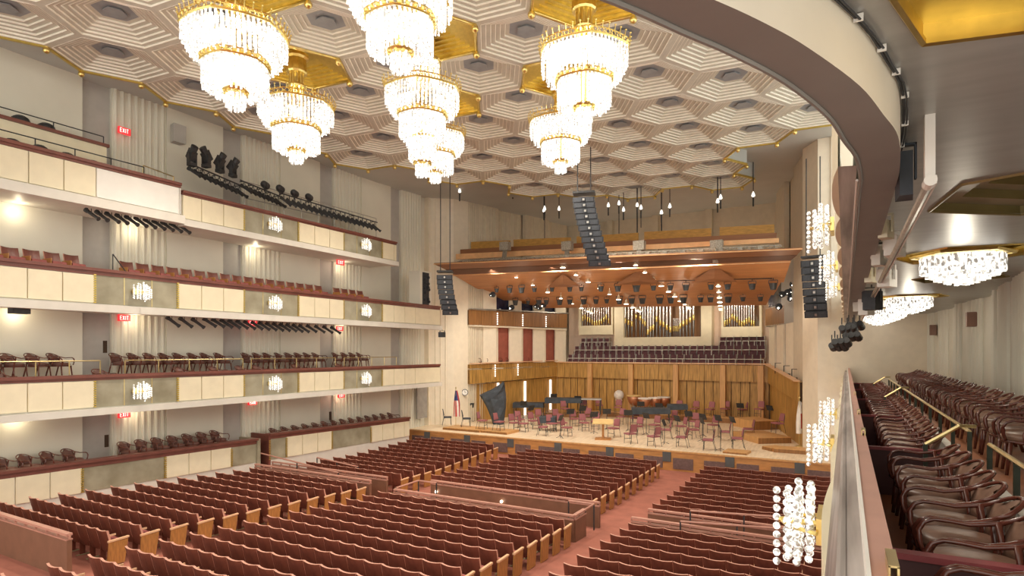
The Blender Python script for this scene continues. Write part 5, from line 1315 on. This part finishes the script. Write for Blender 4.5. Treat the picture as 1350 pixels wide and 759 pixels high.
# ================================================================ BIG CHANDELIERS
def hexring(r, n, z, lob=.06):
    out = []
    for i in range(n):
        a = 2 * PI * i / n; k = math.cos(PI / 6) / math.cos((a % (PI / 3)) - PI / 6); rr = r * (.55 + .45 * k)
        out.append((rr * math.cos(a), rr * math.sin(a), z))
    return out
def tier(m, r, z0, z1, n, layers):
    for L in range(layers):
        rr = r * (1 - .13 * L); nn = int(n * (1 - .13 * L))
        for i, (x, y_, _) in enumerate(hexring(rr, nn, 0)):
            zb = z0 - (.05 if i % 2 else 0) - .05 * L; z = z1
            while z > zb + .05:
                s = random.uniform(.10, .16); m.cyl((x, y_, z), (x, y_, z - s), .030, .022, 4); z -= s + .015
            m.ball((x, y_, zb), .034, 5, 3)
def chandelier_parts():
    T1 = MB(); tier(T1, 1.16, -.52, -.10, 64, 1); tier(T1, 1.02, -.80, -.12, 56, 2)
    # underside fill of tier one
    for i, (x, y_, _) in enumerate(hexring(.72, 34, 0)): T1.cyl((x, y_, -.35), (x, y_, -.95), .03, .022, 4)
    T2 = MB(); tier(T2, .72, -1.66, -.98, 42, 3)
    T3 = MB(); tier(T3, .21, -2.10, -1.80, 14, 2)
    G1 = MB()
    for i, (x, y_, _) in enumerate(hexring(1.18, 40, 0)):
        G1.tube([(x + .07 * math.cos(q * PI / 3) * (-y_ / 1.2), y_ + .07 * math.cos(q * PI / 3) * (x / 1.2), .0 + .075 * math.sin(q * PI / 3)) for q in range(6)], .016, 4, closed=True)
        G1.cyl((x * 1.03, y_ * 1.03, .06), (x * 1.06, y_ * 1.06, .22), .018, .008, 5); G1.ball((x * 1.06, y_ * 1.06, .22), .028, 5, 4)
    G1.tube(hexring(1.18, 36, -.09), .035, 6, closed=True); G1.tube(hexring(1.18, 36, .09), .02, 5, closed=True)
    for k in range(6):
        a = PI / 3 * k; G1.bar((0, 0, .02), (1.15 * math.cos(a), 1.15 * math.sin(a), -.02), .05, .04)
    G2 = MB(); 
    for i, (x, y_, _) in enumerate(hexring(.76, 28, 0)): G2.ball((x, y_, -.90), .055, 6, 4)
    G2.tube(hexring(.75, 30, -.97), .03, 5, closed=True); G2.tube(hexring(.78, 30, -.84), .02, 5, closed=True)
    G3 = MB(); G3.tube(hexring(.26, 16, -1.70), .05, 5, closed=True); G3.cyl((0, 0, -.1), (0, 0, -1.9), .09, n=8)
    for i, (x, y_, _) in enumerate(hexring(.25, 10, 0)): G3.ball((x, y_, -1.76), .05, 6, 4)
    S = MB()
    for k in range(10): a = 2 * PI * k / 10; S.cyl((.2 * math.cos(a), .2 * math.sin(a), -.1), (.2 * math.cos(a), .2 * math.sin(a), 1.75), .03, n=6)
    S.cyl((0, 0, 0), (0, 0, 1.8), .08, n=8); S.lathe([(.26, .55), (.28, .6), (.26, .65)], (0, 0, 0), 14); S.lathe([(.3, 1.0), (.33, 1.05), (.3, 1.45), (.38, 1.5), (.38, 1.6)], (0, 0, 0), 12)
    return [('upper_crystal_tier', T1, 'crys'), ('middle_crystal_tier', T2, 'crys'), ('crystal_pendant', T3, 'crys'), ('crown_ring', G1, 'gold'), ('middle_ring', G2, 'gold'), ('lower_ring', G3, 'gold'), ('stem', S, 'gold')]
ch = empty('chandelier')
for nm, mb, mt in chandelier_parts(): mb.build(nm, mt, ch)
CZ = EZ + 8.0
def cat_(px_, D): t = (px_ - 675) / FPX; return ((t * CS - SN) * D, (t * SN + CS) * D)
chs = [(311, 14.7, 'large gold and crystal chandelier at upper left, nearest the viewer', 1.05, 42), (391, 18.9, 'gold and crystal chandelier, second from the left, hanging low by the left balcony', 1.0, 139),
       (528, 12.7, 'gold and crystal chandelier cut off by the top of the view, left of centre', 1.0, -18), (557, 18.0, 'tallest crystal chandelier, with an extra lower tier, in the overlapping middle stack', 1.0, 120),
       (574, 22.4, 'smallest crystal chandelier showing lowest in the overlapping middle stack', .98, 178), (770, 15.4, 'large gold and crystal chandelier right of centre', 1.0, 69), (739, 20.8, 'gold and crystal chandelier behind and below the large right one', .97, 161)]
for i, (px_, D, lb, s, yr) in enumerate(chs):
    o = ch if i == 0 else dup(ch); x, y_ = cat_(px_, D); zz = EZ + (463 - yr) / FPX * D
    o.location = (x, y_, zz); o.scale = (s, s, s * .83); tag(o, lb, 'chandelier', 'crystal chandeliers under the gold coffers')
    if i == 3:
        for chd in o.children:
            if chd.name.startswith(('crystal_pendant', 'lower_ring')): chd.location = (0, 0, -.92)
        x1 = MB(); tier(x1, .42, -2.48, -1.78, 24, 3); x1.build('lower_crystal_tier', 'crys', o)
        x2 = MB(); x2.tube(hexring(.36, 20, -1.72), .05, 5, closed=True); x2.cyl((0, 0, -1.6), (0, 0, -2.7), .06, n=8); x2.build('inner_ring', 'gold', o)
        x3 = MB(); tier(x3, .52, .42, 1.0, 26, 2); x3.build('top_crystal_ring', 'crys', o, kind='stuff')
        x4 = MB(); x4.tube(hexring(.54, 24, 1.05), .06, 5, closed=True)
        for k in range(6): x4.bar((0, 0, 1.05), (.5 * math.cos(PI / 3 * k), .5 * math.sin(PI / 3 * k), 1.05), .04)
        x4.build('top_ring', 'gold', o)
    # stem reaches its gold coffer
    up = (15.35 - zz) / 1.75 / s / .83
    for chd in o.children:
        if chd.name.startswith('stem'): chd.scale = (1, 1, up)
    L = bpy.data.lights.new('chandelier_lamp', 'POINT'); L.energy = 130; L.color = (1, .88, .7); L.shadow_soft_size = .25
    lo = bpy.data.objects.new('chandelier_lamp', L); col.objects.link(lo); lo.location = (x, y_, zz + .55)
m = MB(); m.tube([(0, 0, 0), (0, 0, .2)], .05); 

# ================================================================ LIGHTS
def light(kind, loc, energy, color=(1, .9, .75), size=.1, rot=None, spot=None, sy=None):
    L = bpy.data.lights.new(kind.lower() + '_lamp', kind); L.energy = energy; L.color = color
    if kind == 'AREA':
        L.size = size
        if sy: L.shape = 'RECTANGLE'; L.size_y = sy
    else: L.shadow_soft_size = size
    if spot: L.spot_size = spot; L.spot_blend = .8
    o = bpy.data.objects.new(kind.lower() + '_lamp', L); col.objects.link(o); o.location = loc
    if rot: o.rotation_euler = rot
    return o
# stage washes from the canopy
for x in (-18.5, -14.5, -10.5, -6.5): light('SPOT', (x, 30.2, 10.6), 1750, (1, .92, .78), .2, rot=(math.radians(28), 0, 0), spot=2.2)
for x in (-17, -12, -7): light('SPOT', (x, 39, 9.4), 700, (1, .86, .66), .2, rot=(math.radians(25), 0, 0), spot=2.4)
# lamps over the choir / organ
for x in (-17, -12, -7): light('POINT', (x, 43.5, 9.2), 90, (1, .86, .68), .15)
# wash up on the canopy from its own downlights' spill
for x in (-18, -12.5, -7, -3): light('POINT', (x, 31.5, 8.2), 35, (1, .85, .66), .08)
for x in (-16, -9): light('POINT', (x, 37, 7.2), 40, (1, .85, .66), .08)
# under-balcony wall washes on the left
for zt in (EZ - 2.25, EZ + 1.2, EZ + 4.55):
    for yy in (8.8, 12.4, 17.6, 22.9):
        light('POINT', (WX + .35, yy, zt), 9, (1, .86, .6), .05)
for yy in (6.1, 11.6, 17.1): light('POINT', (RX - .45, yy, EZ - 1.2), .7, (1, .9, .72), .06)
for yy in (11.6, 17.12, 22.66):
    for zt in (EZ + 5.45, EZ + 2.1, EZ - 1.35):
        if not (yy < 12 and zt > EZ + 5): light('POINT', (LX + .55, yy, zt), 4, (1, .93, .78), .08)
# house lights: downlights at ceiling coffers over the stalls
for (x, y_) in ((-17, 12), (-10.7, 8), (-5.5, 12), (-17, 20), (-10.7, 21), (-5, 20), (-10, 27)): light('SPOT', (x, y_, 14.6), 1500, (1, .9, .76), .3, spot=2.3)
# warm uplight inside the curved beam
light('POINT', (.9, 3.3, EZ + .9), 8, (1, .9, .75), .1)

# ================================================================ WORLD + CAMERA
wd = bpy.data.worlds.new('hall'); bpy.context.scene.world = wd; wd.use_nodes = True
bg = wd.node_tree.nodes['Background']; bg.inputs[0].default_value = (1, .968, .87, 1); bg.inputs[1].default_value = 1.7
cam = bpy.data.cameras.new('camera'); co = bpy.data.objects.new('camera', cam); col.objects.link(co)
co.location = (0, 0, EZ); co.rotation_euler = (PI / 2, 0, YAW); cam.sensor_width = 36; cam.lens = 36 * FPX / 1350; cam.shift_y = 83.5 / 1350; cam.clip_start = .05; cam.clip_end = 200
sc = bpy.context.scene; sc.camera = co
sc.view_settings.view_transform = 'Standard'; sc.view_settings.look = 'None'; sc.view_settings.exposure = 0.27; sc.view_settings.gamma = 1.0
sc.cycles.use_denoising = True; sc.cycles.max_bounces = 7; sc.cycles.diffuse_bounces = 5; sc.cycles.sample_clamp_indirect = 6
